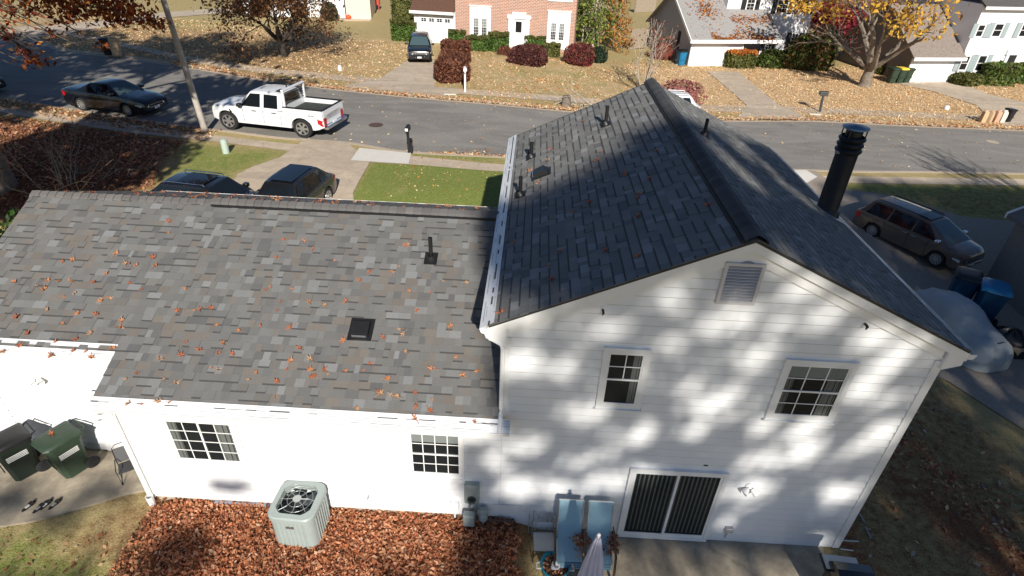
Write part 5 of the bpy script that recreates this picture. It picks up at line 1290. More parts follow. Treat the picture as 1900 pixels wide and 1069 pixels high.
for k in range(14):
    u, v, y = r.uniform(-20, 110), r.uniform(20, 110), 15.5; e = ony(u, v, y)-BO; s0 = top+Vector((0, 0, r.uniform(-2, 1))); mb.tube([s0, s0.lerp(e, .6)+Vector((0, 0, .5)), e, e+Vector((.7, .3, -.5))], [.05, .03, .015, .006], 4, cap=False)
for k in range(9):                                   # upper crown above the picture
    a = 2*PI*k/9; limb(mb, r, (-.7, -.7, 8+k*.8), (math.cos(a), math.sin(a), .5), 4.2, .16, 2, tips, .8, .15, 4, .02)
mb.build('trunk', M['bark'], t, smooth=50)
leaf_quads(lf, LP, .105, [(.34,.07,.025),(.24,.045,.02),(.44,.12,.03),(.12,.025,.012),(.5,.2,.05)], r, flat=1.1)
def ok(q): u, v = proj(q+BO); return v < -25 or u < -25
leaf_quads(lf, [q for q in (r.choice(tips)+Vector((r.gauss(0, .8), r.gauss(0, .8), r.gauss(0, .6))) for _ in range(7000)) if ok(q)], .29, [(.34,.07,.025),(.24,.045,.02),(.12,.03,.015)], r, flat=1.1)
lf.build('crown', M['leaf'], t, recalc=False)
# bare brushwood left of the driveway
P = Vector((-16.8, 12.2, gz(-16.8, 12.2))); t = thing('bare_bush', 'tangle of thin bare branches over brown leaves at the left edge', 'bush', P); r = random.Random(44); mb = MB(); tips = []
for k in range(13):
    a = r.uniform(0, 2*PI); limb(mb, r, (math.cos(a)*.4-.5, math.sin(a)*.6, -.1), (math.cos(a)*.9+.35, math.sin(a)*.9+.3, .5), 1.5, .028, 2, tips, .6, .15, 4, .007)
mb.build('branches', mat('pale_twig', (.30, .24, .18), .9, noise=.3), t, smooth=50)
mb = MB(); leaf_quads(mb, [r.choice(tips)+rvec(r)*.2 for _ in range(160)], .06, RUST, r, flat=1); mb.build('dry_leaves', M['leaf'], t, recalc=False)
# trees out of view to the left and behind the camera: the photo shows their shadows
def shade_tree(label, base, H, seed, n, fn, pal, size, name='shade_tree', rad=.4, limbs=46, twigs=()):
    t = thing(name, label, 'tree', base); r = random.Random(seed); mb = MB(); B0 = Vector(base); pts = fn(r, n); m = MB()
    c = sum((Vector(p) for p in pts), Vector())/len(pts)-B0; low = min(p[2] for p in pts)-B0.z
    fk = Vector((c.x*.5, c.y*.5, max(1.5, low-1))); m.tube([(0, 0, -.2), fk*.5, fk], [rad*1.2, rad, rad*.85], 10, cap=False)
    for _ in range(limbs):
        e = Vector(r.choice(pts))-B0; q = fk.lerp(e, .5)+Vector((0, 0, .6)); m.tube([fk, q, e], [rad*.22, rad*.10, .02], 5, cap=False)
    for (X, Z, s, X2, Z2) in twigs: m.tube([Vector((X-SX*s, -s, Z-SZ*s))-B0, Vector((lerp(X, X2, .5)-SX*s, -s, lerp(Z, Z2, .6)-SZ*s))-B0, Vector((X2-SX*s, -s, Z2-SZ*s))-B0], [.05, .035, .015], 4, cap=False)
    m.build('trunk', M['bark'], t, smooth=50)
    leaf_quads(mb, [Vector(p)-B0 for p in pts], size, pal, r, flat=1.2); mb.build('crown', M['leaf'], t, recalc=False)
def blob(cx, cy, cz, rx, ry, rz_, gap=.0):
    def f(r, n):
        o = []
        while len(o) < n:
            a = rvec(r)*r.random()**.4; q = (cx+a.x*rx, cy+a.y*ry, cz+a.z*rz_)
            if math.sin(q[0]*1.9+1)*math.sin(q[1]*1.3)*math.sin(q[2]*1.6+2) > -gap: o.append(q)
        return o
    return f
shade_tree('big oak beyond the left edge shading the road', (-31, 6, gz(-31, 6)), 18, 51, 8000, blob(-30, 6, 12, 8, 6, 5.5, .2), RUST, .36)
shade_tree('oak beyond the left edge shading the left front yard', (-16.5, 1.5, .6), 14, 52, 5200, blob(-16.4, 3.0, 10, 4.4, 3.8, 3.6, .25), RUST, .27)
shade_tree('tree beyond the left edge shading the far lawn', (-38, 16, gz(-38, 16)), 18, 53, 4200, blob(-33, 15, 14, 7, 6, 5, .1), RUST, .32)
# behind the camera; (X, Z) are the places its shade reaches on the plane of the back wall
SX, SZ = SUN_DIR.x/SUN_DIR.y, SUN_DIR.z/SUN_DIR.y
LIGHT = [(1243,549,.32),(1118,613,.34),(977,673,.42),(1054,683,.34),(963,575,.35),(980,827,.42),(1098,766,.34),(1179,807,.33),(1125,837,.30),(1061,862,.3),(963,904,.55),(1128,898,.55),(1030,905,.35),(916,850,.3),(1331,746,.42),(1294,793,.36),(1405,793,.34),(1496,837,.60),(1624,807,.45),(1590,830,.35),(1378,911,.5),(1405,857,.34),(1556,914,.42),(1280,719,.3),(1422,719,.2),(1597,726,.34),(1496,793,.3),(1513,1005,.3),(1364,592,.42),(1475,538,.34),(1543,582,.34),(1613,629,.42),(1681,653,.42),(1395,660,.32),(1647,683,.38),(1455,485,.3),(1200,880,.3),(1345,960,.3),(1640,740,.25),(1250,640,.25),(1170,690,.28),(1440,600,.25),(1060,760,.22)]
rb = random.Random(9); LW = [(lambda p: (p.x, p.z, k*rb.uniform(.95, 1.35), rb.uniform(.2, 1.4), rb.uniform(1.0, 1.7)))(ony(u, v, 0)) for u, v, k in LIGHT]
topb = pl([(-1, 8.0), (.5, 8.3), (1.7, 8.7), (3.1, 9.7), (4.0, 10.6), (5.0, 11.0), (6.5, 11.2), (9, 11.3), (12, 11.2), (14, 10.3), (16, 10.6), (17, 12.3), (20, 12.9), (33, 13.1)])
def shade(X, Z, r):
    left = -.75 if Z < 2.6 else (-.05 if Z < 5.5 else -.02)
    if X < left+r.gauss(0, .12) or Z > topb(X)+r.gauss(0, .18): return 0
    if Z < -.22 and .5 < X < 6.4: return .04
    d = .95 if Z > 5.3 or X > 8 else .60
    for a, b, k, th, el in LW:
        dx, dz = X-a, Z-b; c1, s1 = math.cos(th), math.sin(th); q = math.hypot((dx*c1+dz*s1)/el, (-dx*s1+dz*c1)*1.1)/k
        if q < 1.7: d = min(d, .02 if q < .4 else .02+(q-.4)*.65)
    if Z > 8.6 and 5.0 < X < 9:                     # streaks on the right slope
        d = min(d, .85 if math.sin(X*3.1+Z*.8)+.6*math.sin(X*7.3+2) > -.1 else .1)
    if X > 8.2:
        d = .97
        if 13.2 < X < 15.6 and 8.9 < Z < 10.3 and math.sin(X*2.7+Z*1.3) > -.2: d = .05
    return d
def crown_for(x0, x1, z0, z1, ya, yb):
    def f(r, n):
        o = []
        while len(o) < n:
            X, Z = r.uniform(x0, x1), r.uniform(z0, z1)
            if r.random() > shade(X, Z, r): continue
            s = r.uniform(ya, yb); o.append((X-SX*s, -s, Z-SZ*s))
        return o
    return f
shade_tree('tall oak behind the viewer dappling the gable wall', (8.5, -29, 0), 30, 61, 22000, crown_for(-1.2, 8.6, -1, 11.6, 24, 34), RUST, .165, rad=.55, limbs=16)
rt = random.Random(5); TW = [(27.8+rt.gauss(0, .5), 11.2+rt.gauss(0, .4), 28+rt.gauss(0, 1.5), rt.uniform(22.6, 27.2), 0) for _ in range(46)]; TW = [(a, b, c, d, 12.6+rt.random()*2.6-abs(d-25)*.25) for a, b, c, d, e in TW]
tree('bare_tree', 'bare tree beyond the right edge throwing twig shadows on the road', (23.6, 12.9, gz(23.6, 12.9)), 7.2, .12, 8, 3, 88, 0, RUST, .1, M['bark'], first=.22, spread=.5, up=.5, angle=.45, minr=.014, kids=(3, 3))
shade_tree('tall oak behind the viewer shading the side yard', (20, -30, 0), 30, 62, 16000, crown_for(8.2, 33, -1.5, 13.2, 22, 31), RUST, .34, rad=.55, limbs=20)
def patch(r, n):
    o = []; C_ = [(-5.7, .85, .35, .16), (-6.7, -.55, .6, .4), (-6.4, -.4, .5, .25), (-11, -.9, 1.2, .5), (-9, -1.1, 1.0, .3), (-4.6, -1.2, .6, .3), (-2.0, -.9, .9, .4), (-.6, -.5, .6, .35), (-1.3, -1.5, .8, .3), (-9.2, -.1, .5, .22), (-8.6, .35, .5, .15), (-10.5, .1, .8, .2), (-10.5, -1.3, 1.3, .35), (-7.9, -1.5, .7, .25), (-9.6, 1.05, .9, .1)]
    while len(o) < n:
        a, b, rx, rz_ = r.choice(C_); X, Z = r.gauss(a, rx*.5), r.gauss(b, rz_*.5); s = r.uniform(20, 27)
        if Z > 1.2: continue
        o.append((X-SX*s, -s, Z-SZ*s))
    return o
shade_tree('thin crowned tree behind the viewer shading the leaf bed', (-3, -24, 0), 18, 63, 2000, patch, RUST, .14, rad=.3, limbs=8)
# far wood at the upper right and bare woods behind the houses
r = random.Random(77); t = MB()
for _ in range(1500):
    x = r.uniform(30, 95); y = r.uniform(54, 92); h = r.uniform(2.0, 6); z = gz(x, y); k = Vector((r.gauss(0, .8), r.gauss(0, .8), h))
    t.tube([(x, y, z), Vector((x, y, z))+k*.5, Vector((x, y, z))+k], [.09, .05, .015], 4, cap=False)
    for _ in range(5):
        q = Vector((x, y, z))+k*r.uniform(.3, .9); e = rvec(r)*r.uniform(.6, 1.5); e.z = abs(e.z); t.tube([q, q+e], [.03, .01], 3, cap=False)
wd = t.build('woodland', mat('grey_brown_twigs', (.17, .135, .11), .95, noise=.3, nscale=.5), None); tag(wd, 'grey-brown bare wood behind the right hand house', 'woods', kind='stuff')
# fallen leaves: uncountable, one object for each kind of place
def scatter(label, n, region, size, pal, seed, lift=.02, flat=.45, name='fallen_leaves'):
    r = random.Random(seed); pts = []; g = 0
    while len(pts) < n and g < n*30:
        g += 1; q = region(r)
        if q and len(q) < 3 and any(a < q[0] < b and c < q[1] < d and pin(q[0], q[1], P_) and r.random() < .93 for P_, a, b, c, d in DRV): continue
        if q: pts.append((q[0], q[1], (gz(q[0], q[1]) if len(q) < 3 else q[2])+lift+r.random()*.03))
    mb = MB(); leaf_quads(mb, pts, size, pal, r, flat=flat); o = mb.build(name, M['leaf'], recalc=False); tag(o, label, 'fallen leaves', kind='stuff'); return o
def far_region(x0, x1, ymax, dens=None):
    def f(r):
        x = r.uniform(x0, x1); y = far_kerb(x)+.25+r.random()*ymax
        if dens and r.random() > dens(x, y): return None
        return x, y
    return f
scatter('tan leaves thick over the lawns of the two white houses', 30000, far_region(9, 46, 17), .062, PT, 1)
scatter('tan and orange leaves thin over the brick house lawn', 9000, far_region(-9, 10, 15, lambda x, y: .55+.45*math.sin(x*.9)*math.sin(y*.8)), .060, PT+PO[:1], 2)
scatter('tan leaves over the far left lawn in the tree shade', 14000, far_region(-42, -9, 15), .07, PT, 3)
scatter('orange leaves banked along the far kerb', 7000, lambda r: (lambda x: (x, far_kerb(x)+abs(r.gauss(0, .35))-.35, gz(x, far_kerb(x))+.0))(r.uniform(-25, 45)), .065, PT+PO[:2], 4)
NB = wpoly([(-60, 205), (236, 247), (345, 262), (300, 300), (285, 350), (150, 360), (-100, 460)])
scatter('red-brown leaves deep over the left front yard', 9000, lambda r: (lambda x, y: (x, y) if pin(x, y, NB) else None)(r.uniform(-32, -12), r.uniform(9, 24)), .065, PR, 5)
scatter('orange leaves swept into the near gutter behind the black mailbox', 900, lambda r: (lambda x: (x, near_kerb(x)+abs(r.gauss(0, .45))*max(.2, 1-abs(x+2.2)/4)-.1, gz(x, near_kerb(x))-.11))(r.uniform(-6.5, .6)), .075, PO+PT, 6)
scatter('leaves along the near verge and pavement at the left', 1500, lambda r: (lambda x: (x, near_kerb(x)-r.random()*1.5))(r.uniform(-30, -15)), .08, PR+PT, 7)
scatter('russet oak leaves deep in the bed under the low wing', 27000, lambda r: (lambda x, y: (x, y, .25+.10*math.exp(-((y+.15)/.5)**2)*r.random()) if not (-4.45 < x < -3.6 and -.85 < y < -.05) and (x > -6.9+.5*math.sin(y*3) or r.random() < .25) and not (x > .38+.12*math.sin(y*9)) else None)(r.uniform(-7.4, .62), -2.3+2.28*r.random()), .034, [(c[0]*1.3, c[1]*1.15, c[2]*1.1) for c in PR]+[(.66,.28,.13),(.56,.25,.12),(.60,.30,.15),(.12,.045,.02)], 8, flat=.8)
scatter('curled bigger oak leaves over the russet bed', 2600, lambda r: (lambda x, y: (x, y, .29) if not (-4.45 < x < -3.6 and -.85 < y < -.05) and x < .45 else None)(r.uniform(-7.4, .5)+0*r.random(), -2.3+2.28*r.random()**.8), .052, PR+[(.40,.16,.075),(.52,.28,.15),(.10,.04,.02)], 28, flat=1.0)
scatter('pale dead leaves on the dark grass of the side yard', 420, lambda r: (lambda x, y: (x, y))(r.uniform(7.4, 12.5), r.uniform(-4, 7)), .06, [(.42,.36,.30),(.30,.24,.19),(.22,.12,.07)]+PR, 9, flat=.3)
scatter('brown leaves drifted along the side driveway edge', 1500, lambda r: (lambda t: (lerp(8.7, 12.3, t)+r.gauss(0, .35), lerp(6.5, -1.5, t)+r.gauss(0, .45)))(r.random()), .05, PR, 10)
scatter('few dry leaves on the grass below the curved patio', 260, lambda r: (r.uniform(-12, -6.4), r.uniform(-2.4, -.9)), .04, PR, 12)
scatter('leaves fallen across the road surface', 500, lambda r: (lambda x: (x, lerp(near_kerb(x), far_kerb(x), r.random()), gz(x, 25)-.115))(r.uniform(-14, 34)), .07, PT, 13, lift=.0, flat=.2)
scatter('orange leaves on the lawn beside the grey driveway', 260, lambda r: (r.uniform(-5.5, .3), r.uniform(13, 17.5)), .045, PO+PT, 14)
# oak leaves one can count on the two roofs
def oak_leaf_mesh():
    mb = MB(); n = 7; pts = []
    for i in range(n*2):
        a = 2*PI*i/(n*2); rr = (.078 if i % 2 == 0 else .040)*(1.15 if i == 0 else .75+.25*math.cos(a)); pts.append((rr*math.cos(a), rr*math.sin(a)*.8, .018*math.cos(a*3+.7)+(.034 if i % 2 == 0 else 0)))
    for i in range(n*2): j = (i+1) % (n*2); mb.face([(0, 0, .004), pts[i], pts[j]])
    mb.tube([(-.02, 0, .005), (-.10, .01, .012)], .003, 4); return mb
lm = [mat('oak_leaf_russet', (.36, .115, .05), .7, noise=.25, nscale=30), mat('oak_leaf_orange', (.46, .19, .08), .7, noise=.25, nscale=30), mat('oak_leaf_tan', (.42, .25, .14), .7, noise=.25, nscale=30)]
protos = []
for k in range(3):
    o = oak_leaf_mesh().build('oak_leaf', lm[k], None, recalc=False); protos.append(o)
def on_plane(u, v, P0, n):
    d = ray(u, v); P0, n = Vector(P0), Vector(n); return CC+d*((n.dot(P0-CC))/n.dot(d))
LEAFPX = [(88,525),(25,524),(120,484),(135,485),(242,490),(250,496),(230,492),(290,492),(216,469),(314,412),(316,431),(290,482),(200,512),(177,522),(68,533),(137,522),(85,540),(141,543),(113,523),(121,553),(88,570),(145,581),(179,582),(203,554),(186,560),(225,592),(222,607),(119,595),(32,590),(52,623),(102,633),(142,631),(168,623),(134,652),(162,651),(209,645),(36,642),(95,660),(243,531),(265,538),(342,542),(330,580),(358,577),(373,575),(390,573),(403,602),(448,619),(343,633),(372,650),(418,639),(410,655),(432,660),(336,656),(302,667),(395,680),(405,686),(484,607),(542,603),(493,541),(503,533),(541,537),(573,563),(602,570),(510,580),(529,449),(568,449),(514,472),(580,465),(625,478),(685,506),(666,523),(729,507),(742,496),(826,518),(868,525),(757,541),(757,459),(774,577),(772,577),(800,543),(756,457),(744,611),(748,621),(713,628),(833,606),(756,653),(849,660),(808,683),(857,697),(888,690),(688,676),(672,689),(720,702),(702,728),(640,690),(635,632),(578,672),(575,687),(608,695),(541,672),(532,686),(582,697),(602,691),(513,710),(560,652),(478,694),(460,701),(256,694),(307,701),(329,706),(233,702),(318,742),(298,744),(510,738),(707,732),(728,735),(740,732),(774,730),(802,743),(773,755),(795,762),(663,762),(774,782),(880,778),(170,664),(95,664),(10,652),(240,748),(262,750),(575,700),(520,560),(640,560)]
r = random.Random(6); first = True
def put_leaf(P, n, label, group, s=1.05):
    k = r.choice((0, 0, 1, 1, 2)); o = protos[k]
    if o.get('label'): o = o.copy(); COL.objects.link(o)
    q = Vector((0, 0, 1)).rotation_difference(Vector(n).normalized()).to_matrix().to_4x4()
    o.matrix_world = Matrix.Translation(Vector(P)+Vector(n).normalized()*.022) @ q @ Euler((r.gauss(0, .28), r.gauss(0, .28), r.uniform(0, 6.28))).to_matrix().to_4x4() @ Matrix.Scale(s*r.uniform(.6, 1.3), 4)
    tag(o, label, 'oak leaf', group)
for u, v in LEAFPX:
    u += r.gauss(0, 2); v += r.gauss(0, 2); P = on_plane(u, v, (0, WRY, WRZ), nB)
    put_leaf(P, nB, 'russet oak leaf lying on the grey shingles of the long low roof', 'oak leaves on the low roof')
for _ in range(70):
    P = (r.uniform(XG+.2, -.9), r.uniform(4.45, 8.7), 0); put_leaf((P[0], P[1], zw(P[1])), (0, SWG, 1), 'oak leaf on the back slope of the long low roof beyond its ridge', 'oak leaves past the low ridge')
for u, v in ((1204,263),(1218,281),(1117,283),(1107,299),(1160,325),(1206,334),(1187,360),(1185,370),(1185,402),(1184,405),(1316,382),(1017,494),(1026,520),(931,581),(1124,467),(1183,478),(1000,340),(1060,395),(1022,278),(1018,298),(984,318),(1083,226),(1095,376),(955,452),(1040,470)):
    P = on_plane(u, v, (-EO, 0, EAVE), nL); put_leaf(P, nL, 'oak leaf lying on the dark left slope of the high roof', 'oak leaves on the high roof')
# ================================================================== THINGS IN THE YARDS AND ALONG THE ROAD
def single(name, label, cat, mb, m, loc=(0,0,0), rz=0.0, smooth=None, group=None, scale=1.0):
    o = mb.build(name, m, None, smooth=smooth); o.location = loc; o.rotation_euler = (0, 0, rz); o.scale = (scale,)*3; return tag(o, label, cat, group)
# wheeled bins: front towards -y
def wheelie(label, loc, rz, body, lid, group=None, scale=1.0, tag_white=False, open_lid=False, w=.60, d=.66, h=.98, tilt=0):
    t = thing('wheelie_bin', label, 'bin', loc, rz, group, scale)
    def ring(k, z, e=.07):
        a, b = w/2*k, d/2*k; return [(-a+e, -b, z), (a-e, -b, z), (a, -b+e, z), (a, b-e, z), (a-e, b, z), (-a+e, b, z), (-a, b-e, z), (-a, -b+e, z)]
    m = MB(); rs = [ring(.74, .03), ring(.76, .10), ring(.88, .70), ring(.94, h-.10), ring(1.0, h-.09), ring(1.0, h-.02)]; m.grid(rs, True); m.face(rs[0])
    if not open_lid: m.face(rs[-1])
    m.box(-w*.34, w*.34, -d*.5+.01, -d*.5+.03, .40, .46)
    b = m.build('bin_body', body, t, smooth=35)
    m = MB()
    def lring(k, z, e=.08, f=.04):
        a, bb = w/2*k, d/2*k; return [(-a+e, -bb-f, z), (a-e, -bb-f, z), (a, -bb+e-f, z), (a, bb-.02, z), (a-e, bb, z), (-a+e, bb, z), (-a, bb-.02, z), (-a, -bb+e-f, z)]
    L = [lring(1.04, h-.03), lring(1.05, h+.01), lring(1.0, h+.04), lring(.80, h+.075), lring(.5, h+.085)]; m.grid(L, True); m.face(L[-1]); m.face(L[0])
    if open_lid: m.move(Matrix.Translation((0, d/2, h)) @ Matrix.Rotation(math.radians(-8), 4, 'X') @ Matrix.Translation((0, -d/2, -h)))
    l = m.build('lid', lid, t, smooth=35)
    m = MB(); m.tube([(-w*.36, d/2, h-.02), (-w*.36, d/2+.09, h+.03), (w*.36, d/2+.09, h+.03), (w*.36, d/2, h-.02)], .018, 6); m.build('handle', lid, b)
    for s in (-1, 1):
        m = MB(); m.lathe([(.03, -.03), (.12, -.03), (.14, -.015), (.14, .015), (.12, .03), (.03, .03)], (0, 0, 0), 18); 
        for k in range(5): a = 2*PI*k/5; m.box(.03*math.cos(a)-.012, .11*math.cos(a)+.012, .03*math.sin(a)-.012, .11*math.sin(a)+.012, .028, .036)
        m.move(Matrix.Translation((s*w*.46, d*.40, .14)) @ Matrix.Rotation(PI/2*s, 4, 'Y')); m.build('wheel', M['rubber'], t, smooth=40)
    if tag_white:
        m = MB(); a = w/2*.93+.004
        for i in range(4):
            z0 = h-.36+.035*i; m.face([(a-.006, -.20, z0), (a-.006, .16, z0), (a-.004, .16, z0+.024), (a-.004, -.20, z0+.024)])
        m.build('sticker', M['white'], b, recalc=False)
    return t
GB = 'green bins on the small patio'
b1 = gp(118, 862); wheelie('dark green wheeled bin with an oak leaf on its lid on the small patio', (-9.62, .62, .30), math.radians(-28), M['greenbin'], M['greenbin'], GB, 1.05, True)
wheelie('darker green bin half cut off by the left picture edge on the small patio', (-10.62, .48, .30), math.radians(-34), M['blackgreen'], M['black'], GB, 1.05, True)
put_leaf((-9.70, .60, .30+1.10), (0, 0, 1), 'oak leaf lying on the lid of the dark green bin', None)
# metal chair behind the downspout
t = thing('patio_chair', 'black metal patio chair half hidden behind the white downspout', 'chair', (-8.28, .55, .30), math.radians(35), None, .74); K2 = M['black']
for s in (-1, 1):
    m = MB(); m.tube([(s*.26, .28, .0), (s*.26, -.28, .0), (s*.26, -.30, .62), (s*.26, .18, .64)], .014, 6); m.build('side_frame', K2, t)
    m = MB(); m.tube([(s*.24, -.28, .0), (s*.24, .22, .42)], .012, 6); m.build('leg', K2, t)
m = MB(); m.tube([(-.25, .22, .42), (-.25, .38, .92), (-.15, .42, 1.0), (.15, .42, 1.0), (.25, .38, .92), (.25, .22, .42)], .014, 6); bk = m.build('back_frame', K2, t)
m = MB(); m.box(-.24, .24, -.24, .22, .40, .415, bev=.006); m.build('seat', mat('dark_mesh', (.05, .05, .05), .9), t)
m = MB(); m.face([(-.24, .225, .44), (.24, .225, .44), (.24, .37, .9), (-.24, .37, .9)]); m.build('backrest', mat('grey_mesh', (.10, .10, .10), .9), t)
# sandals
def shoe(label, x, y, rz, pair):
    t = thing('sandal', label, 'sandal', (x, y, .30), rz, 'black sandals on the small patio')
    out = [(.050*math.cos(a)*(1 if math.sin(a) > 0 else .8)*(1-.18*math.exp(-((math.sin(a)+.1)/.4)**2)), .145*math.sin(a)) for a in [2*PI*i/20 for i in range(20)]]
    m = MB(); m.prism(out, 'z', 0, .03); m.build('sole', M['black'], t)
    m = MB(); m.grid([[(-.05, y_, .03), (-.03, y_, .07), (0, y_, .08), (.03, y_, .07), (.05, y_, .03)] for y_ in (.02, .09)]); m.build('strap', M['rubber'], t)
    m = MB(); m.box(-.028, .028, -.07, .02, .031, .034); m.build('insole', M['white'] if pair == 0 else M['steel'], t)
for k, (u, v, l) in enumerate(((54, 940, 'leftmost black sandal of the row on the small patio'), (74, 943, 'second black sandal from the left on the small patio'), (86, 937, 'third black sandal from the left on the small patio'), (103, 936, 'rightmost black sandal of the row on the small patio'))):
    P = onz(u, v, .30); shoe(l, P.x, P.y, math.radians(-18), k % 2)
# outdoor condenser unit
P = onz(556, 942, 1.12); t = thing('air_conditioner', 'sage grey outdoor air conditioner with a round fan grille in the leaf bed', 'air conditioner', (-4.03, -.46, .22), math.radians(-3), scale=1.12)
def rr(a, e, z, n=5):
    o = []
    for cx, cy, s in ((a-e, a-e, 0), (-a+e, a-e, 1), (-a+e, -a+e, 2), (a-e, -a+e, 3)):
        for i in range(n): q = PI/2*(s+i/(n-1)); o.append((cx+e*math.cos(q), cy+e*math.sin(q), z))
    return o
A = .42; m = MB(); rs = [rr(A-.02, .16, .02), rr(A-.02, .16, .78)]; m.grid(rs, True)
for i in range(len(rs[0])): pass
for s in range(4):
    for k in range(7):
        q = -A*.55+A*1.1*k/6; M4 = Matrix.Rotation(PI/2*s, 4, 'Z'); st = len(m.v); m.prism([(q-.022, -A+.02), (q+.022, -A+.02), (q, -A+.004)], 'z', .06, .75); m.move(M4, st)
cb = m.build('cabinet', M['acpaint'], t, smooth=30)
m = MB(); R = [rr(A, .17, .74), rr(A, .17, .83), rr(A-.02, .16, .86)]; m.grid(R, True); n = len(R[0])
inner = [(.365*math.cos(2*PI*i/n+.0), .335*math.sin(2*PI*i/n), .825) for i in range(n)]
ang = lambda p: math.atan2(p[1], p[0]); ri = [(.365*math.cos(ang(p)), .365*math.sin(ang(p)), .866) for p in R[2]]; m.grid([R[2], ri, [(p[0], p[1], .72) for p in ri]], True)
m.build('top_cover', M['acpaint'], t, smooth=30)
m = MB(); m.lathe([(.39, .50), (0, .49)], (0, 0, 0), 24, cap=False); m.build('fan_well', mat('fan_well_metal', (.30, .31, .29), .6), t)
m = MB()
for k in range(4):
    a = PI/2*k+.5; pts = []
    for i in range(7): q = a-.50+1.0*i/6; pts.append(q)
    m.grid([[(rr_*math.cos(q), rr_*math.sin(q), .68+.05*(i/6-.5)*2) for i, q in enumerate(pts)] for rr_ in (.07, .20, .345)])
m.lathe([(.07, .66), (.07, .74), (.0, .745)], (0, 0, 0), 14, cap=False); m.build('fan', mat('dark_fan', (.035, .045, .05), .5), t, smooth=40)
m = MB()
for r_ in (.17, .27, .35): m.tube([(r_*math.cos(2*PI*i/24), r_*math.sin(2*PI*i/24), .84+.035*(1-(r_/.36)**2)) for i in range(25)], .003, 4, cap=False)
for k in range(8): a = 2*PI*k/8; m.tube([(.07*math.cos(a), .07*math.sin(a), .875), (.2*math.cos(a+.12), .2*math.sin(a+.12), .862), (.365*math.cos(a), .365*math.sin(a), .84)], .004, 4, cap=False)
m.lathe([(.075, .865), (.075, .88), (0, .882)], (0, 0, 0), 14, cap=False); m.build('fan_grille', mat('grille_wire', (.42, .45, .44), .4, metal=.3), t)
m = MB(); m.box(-.07, .07, -A-.006, -A+.01, .60, .635); m.build('maker_plate', mat('plate_dark', (.12, .10, .09), .5), t)
m = MB(); m.box(-.47, .47, -.47, .47, -.1, .012); m.build('pad', M['concrete'], t)
# stacked blue sling loungers
def lounger(label, x, w):
    t = thing('sling_lounger', label, 'lounger', (x, 0, .02), 0, 'blue sling loungers against the wall'); h = w/2
    m = MB()
    def cloth(m, z): m.grid([[(-h+w*i/4, y, zz+z+.012*math.cos(i*PI/2)) for i in range(5)] for y, zz in ((-.26, 1.36), (-.36, 1.10), (-.47, .80), (-.56, .56), (-.78, .52), (-1.02, .50))])
    cloth(m, 0); m.build('sling', M['sling'], t, smooth=60)
    for k in range(1, 4):
        m = MB(); m.box(-h, h, -1.03-.012*k, -.60, .50-.045*k-.012, .50-.045*k); m.build('stacked_sling', M['sling'], t)
    for s in (-1, 1):
        m = MB(); m.tube([(s*(h+.012), -.26, 1.37), (s*(h+.012), -.36, 1.10), (s*(h+.012), -.56, .555), (s*(h+.012), -1.03, .50)], .016, 6); m.build('side_rail', M['alu'], t, smooth=50)
        m = MB(); m.tube([(s*(h+.06), -.50, .80), (s*(h+.065), -.75, .78), (s*(h+.065), -1.02, .70), (s*(h+.065), -1.12, .35), (s*(h+.06), -1.14, 0)], .026, 8); m.build('armrest', M['bronze'], t, smooth=50)
        m = MB(); m.tube([(s*(h+.05), -.50, .80), (s*(h+.05), -.40, .4), (s*(h+.05), -.30, 0)], .02, 6); m.build('leg', M['bronze'], t)
    m = MB(); m.tube([(-h-.01, -.255, 1.375), (h+.01, -.255, 1.375)], .016, 6); m.build('head_rail', M['alu'], t)
lounger('left blue sling lounger with the dark umbrella shadow across its back', 1.44, .46); lounger('right blue sling lounger standing beside the glass door', 2.03, .46)
r = random.Random(3); mb = MB(); leaf_quads(mb, [(1.68+r.gauss(0, .10), -.62+r.gauss(0, .16), .64+abs(r.gauss(0, .05))) for _ in range(160)]+[(2.33+r.gauss(0, .07), -.62+r.gauss(0, .12), .64+abs(r.gauss(0, .05))) for _ in range(110)]+[(2.03+r.gauss(0, .13), -.72+r.gauss(0, .06), .56) for _ in range(60)], .045, PR, r, flat=.8); o = mb.build('fallen_leaves', M['leaf'], recalc=False); tag(o, 'brown leaves caught between the blue loungers', 'fallen leaves', kind='stuff')
# folded patio umbrella
ps = ony(1057, 909, 0); best = None
for i in range(200):
    s = .2+.012*i; q = Vector((ps.x, 0, ps.z))-SUN_DIR/SUN_DIR.y*s; e = math.hypot(proj(q)[0]-1122, (proj(q)[1]-985)*1.0)
    if best is None or e < best[0]: best = (e, q)
UA = Vector((best[1].x, best[1].y, 0)); UH = best[1].z; print('umbrella', best)
t = thing('umbrella', 'closed lavender grey patio umbrella hanging in folds beside the loungers', 'umbrella', (UA.x, UA.y, .02))
m = MB(); R = []
for i in range(14):
    f = i/13; z = UH-.10-(UH-.55)*f; r_ = .035+.22*f**.8; R.append([((r_*(1+.26*math.cos(9*a+.4*math.sin(6*f))))*math.cos(a), (r_*(1+.26*math.cos(9*a+.4*math.sin(6*f))))*math.sin(a), z-.05*f*math.cos(9*a)) for a in [2*PI*k/54 for k in range(54)]])
m.grid(R, True); m.build('canopy', M['umbrella'], t, smooth=60)
m = MB(); m.tube([(0, 0, 0), (0, 0, UH-.05)], .022, 8); m.lathe([(.03, UH-.06), (.035, UH-.02), (.0, UH+.02)], (0, 0, 0), 10, cap=False); m.build('pole', M['white'], t)
m = MB(); m.lathe([(.26, 0), (.25, .05), (.06, .09), (.04, .3)], (0, 0, 0), 20); m.build('base', M['bronze'], t, smooth=40)
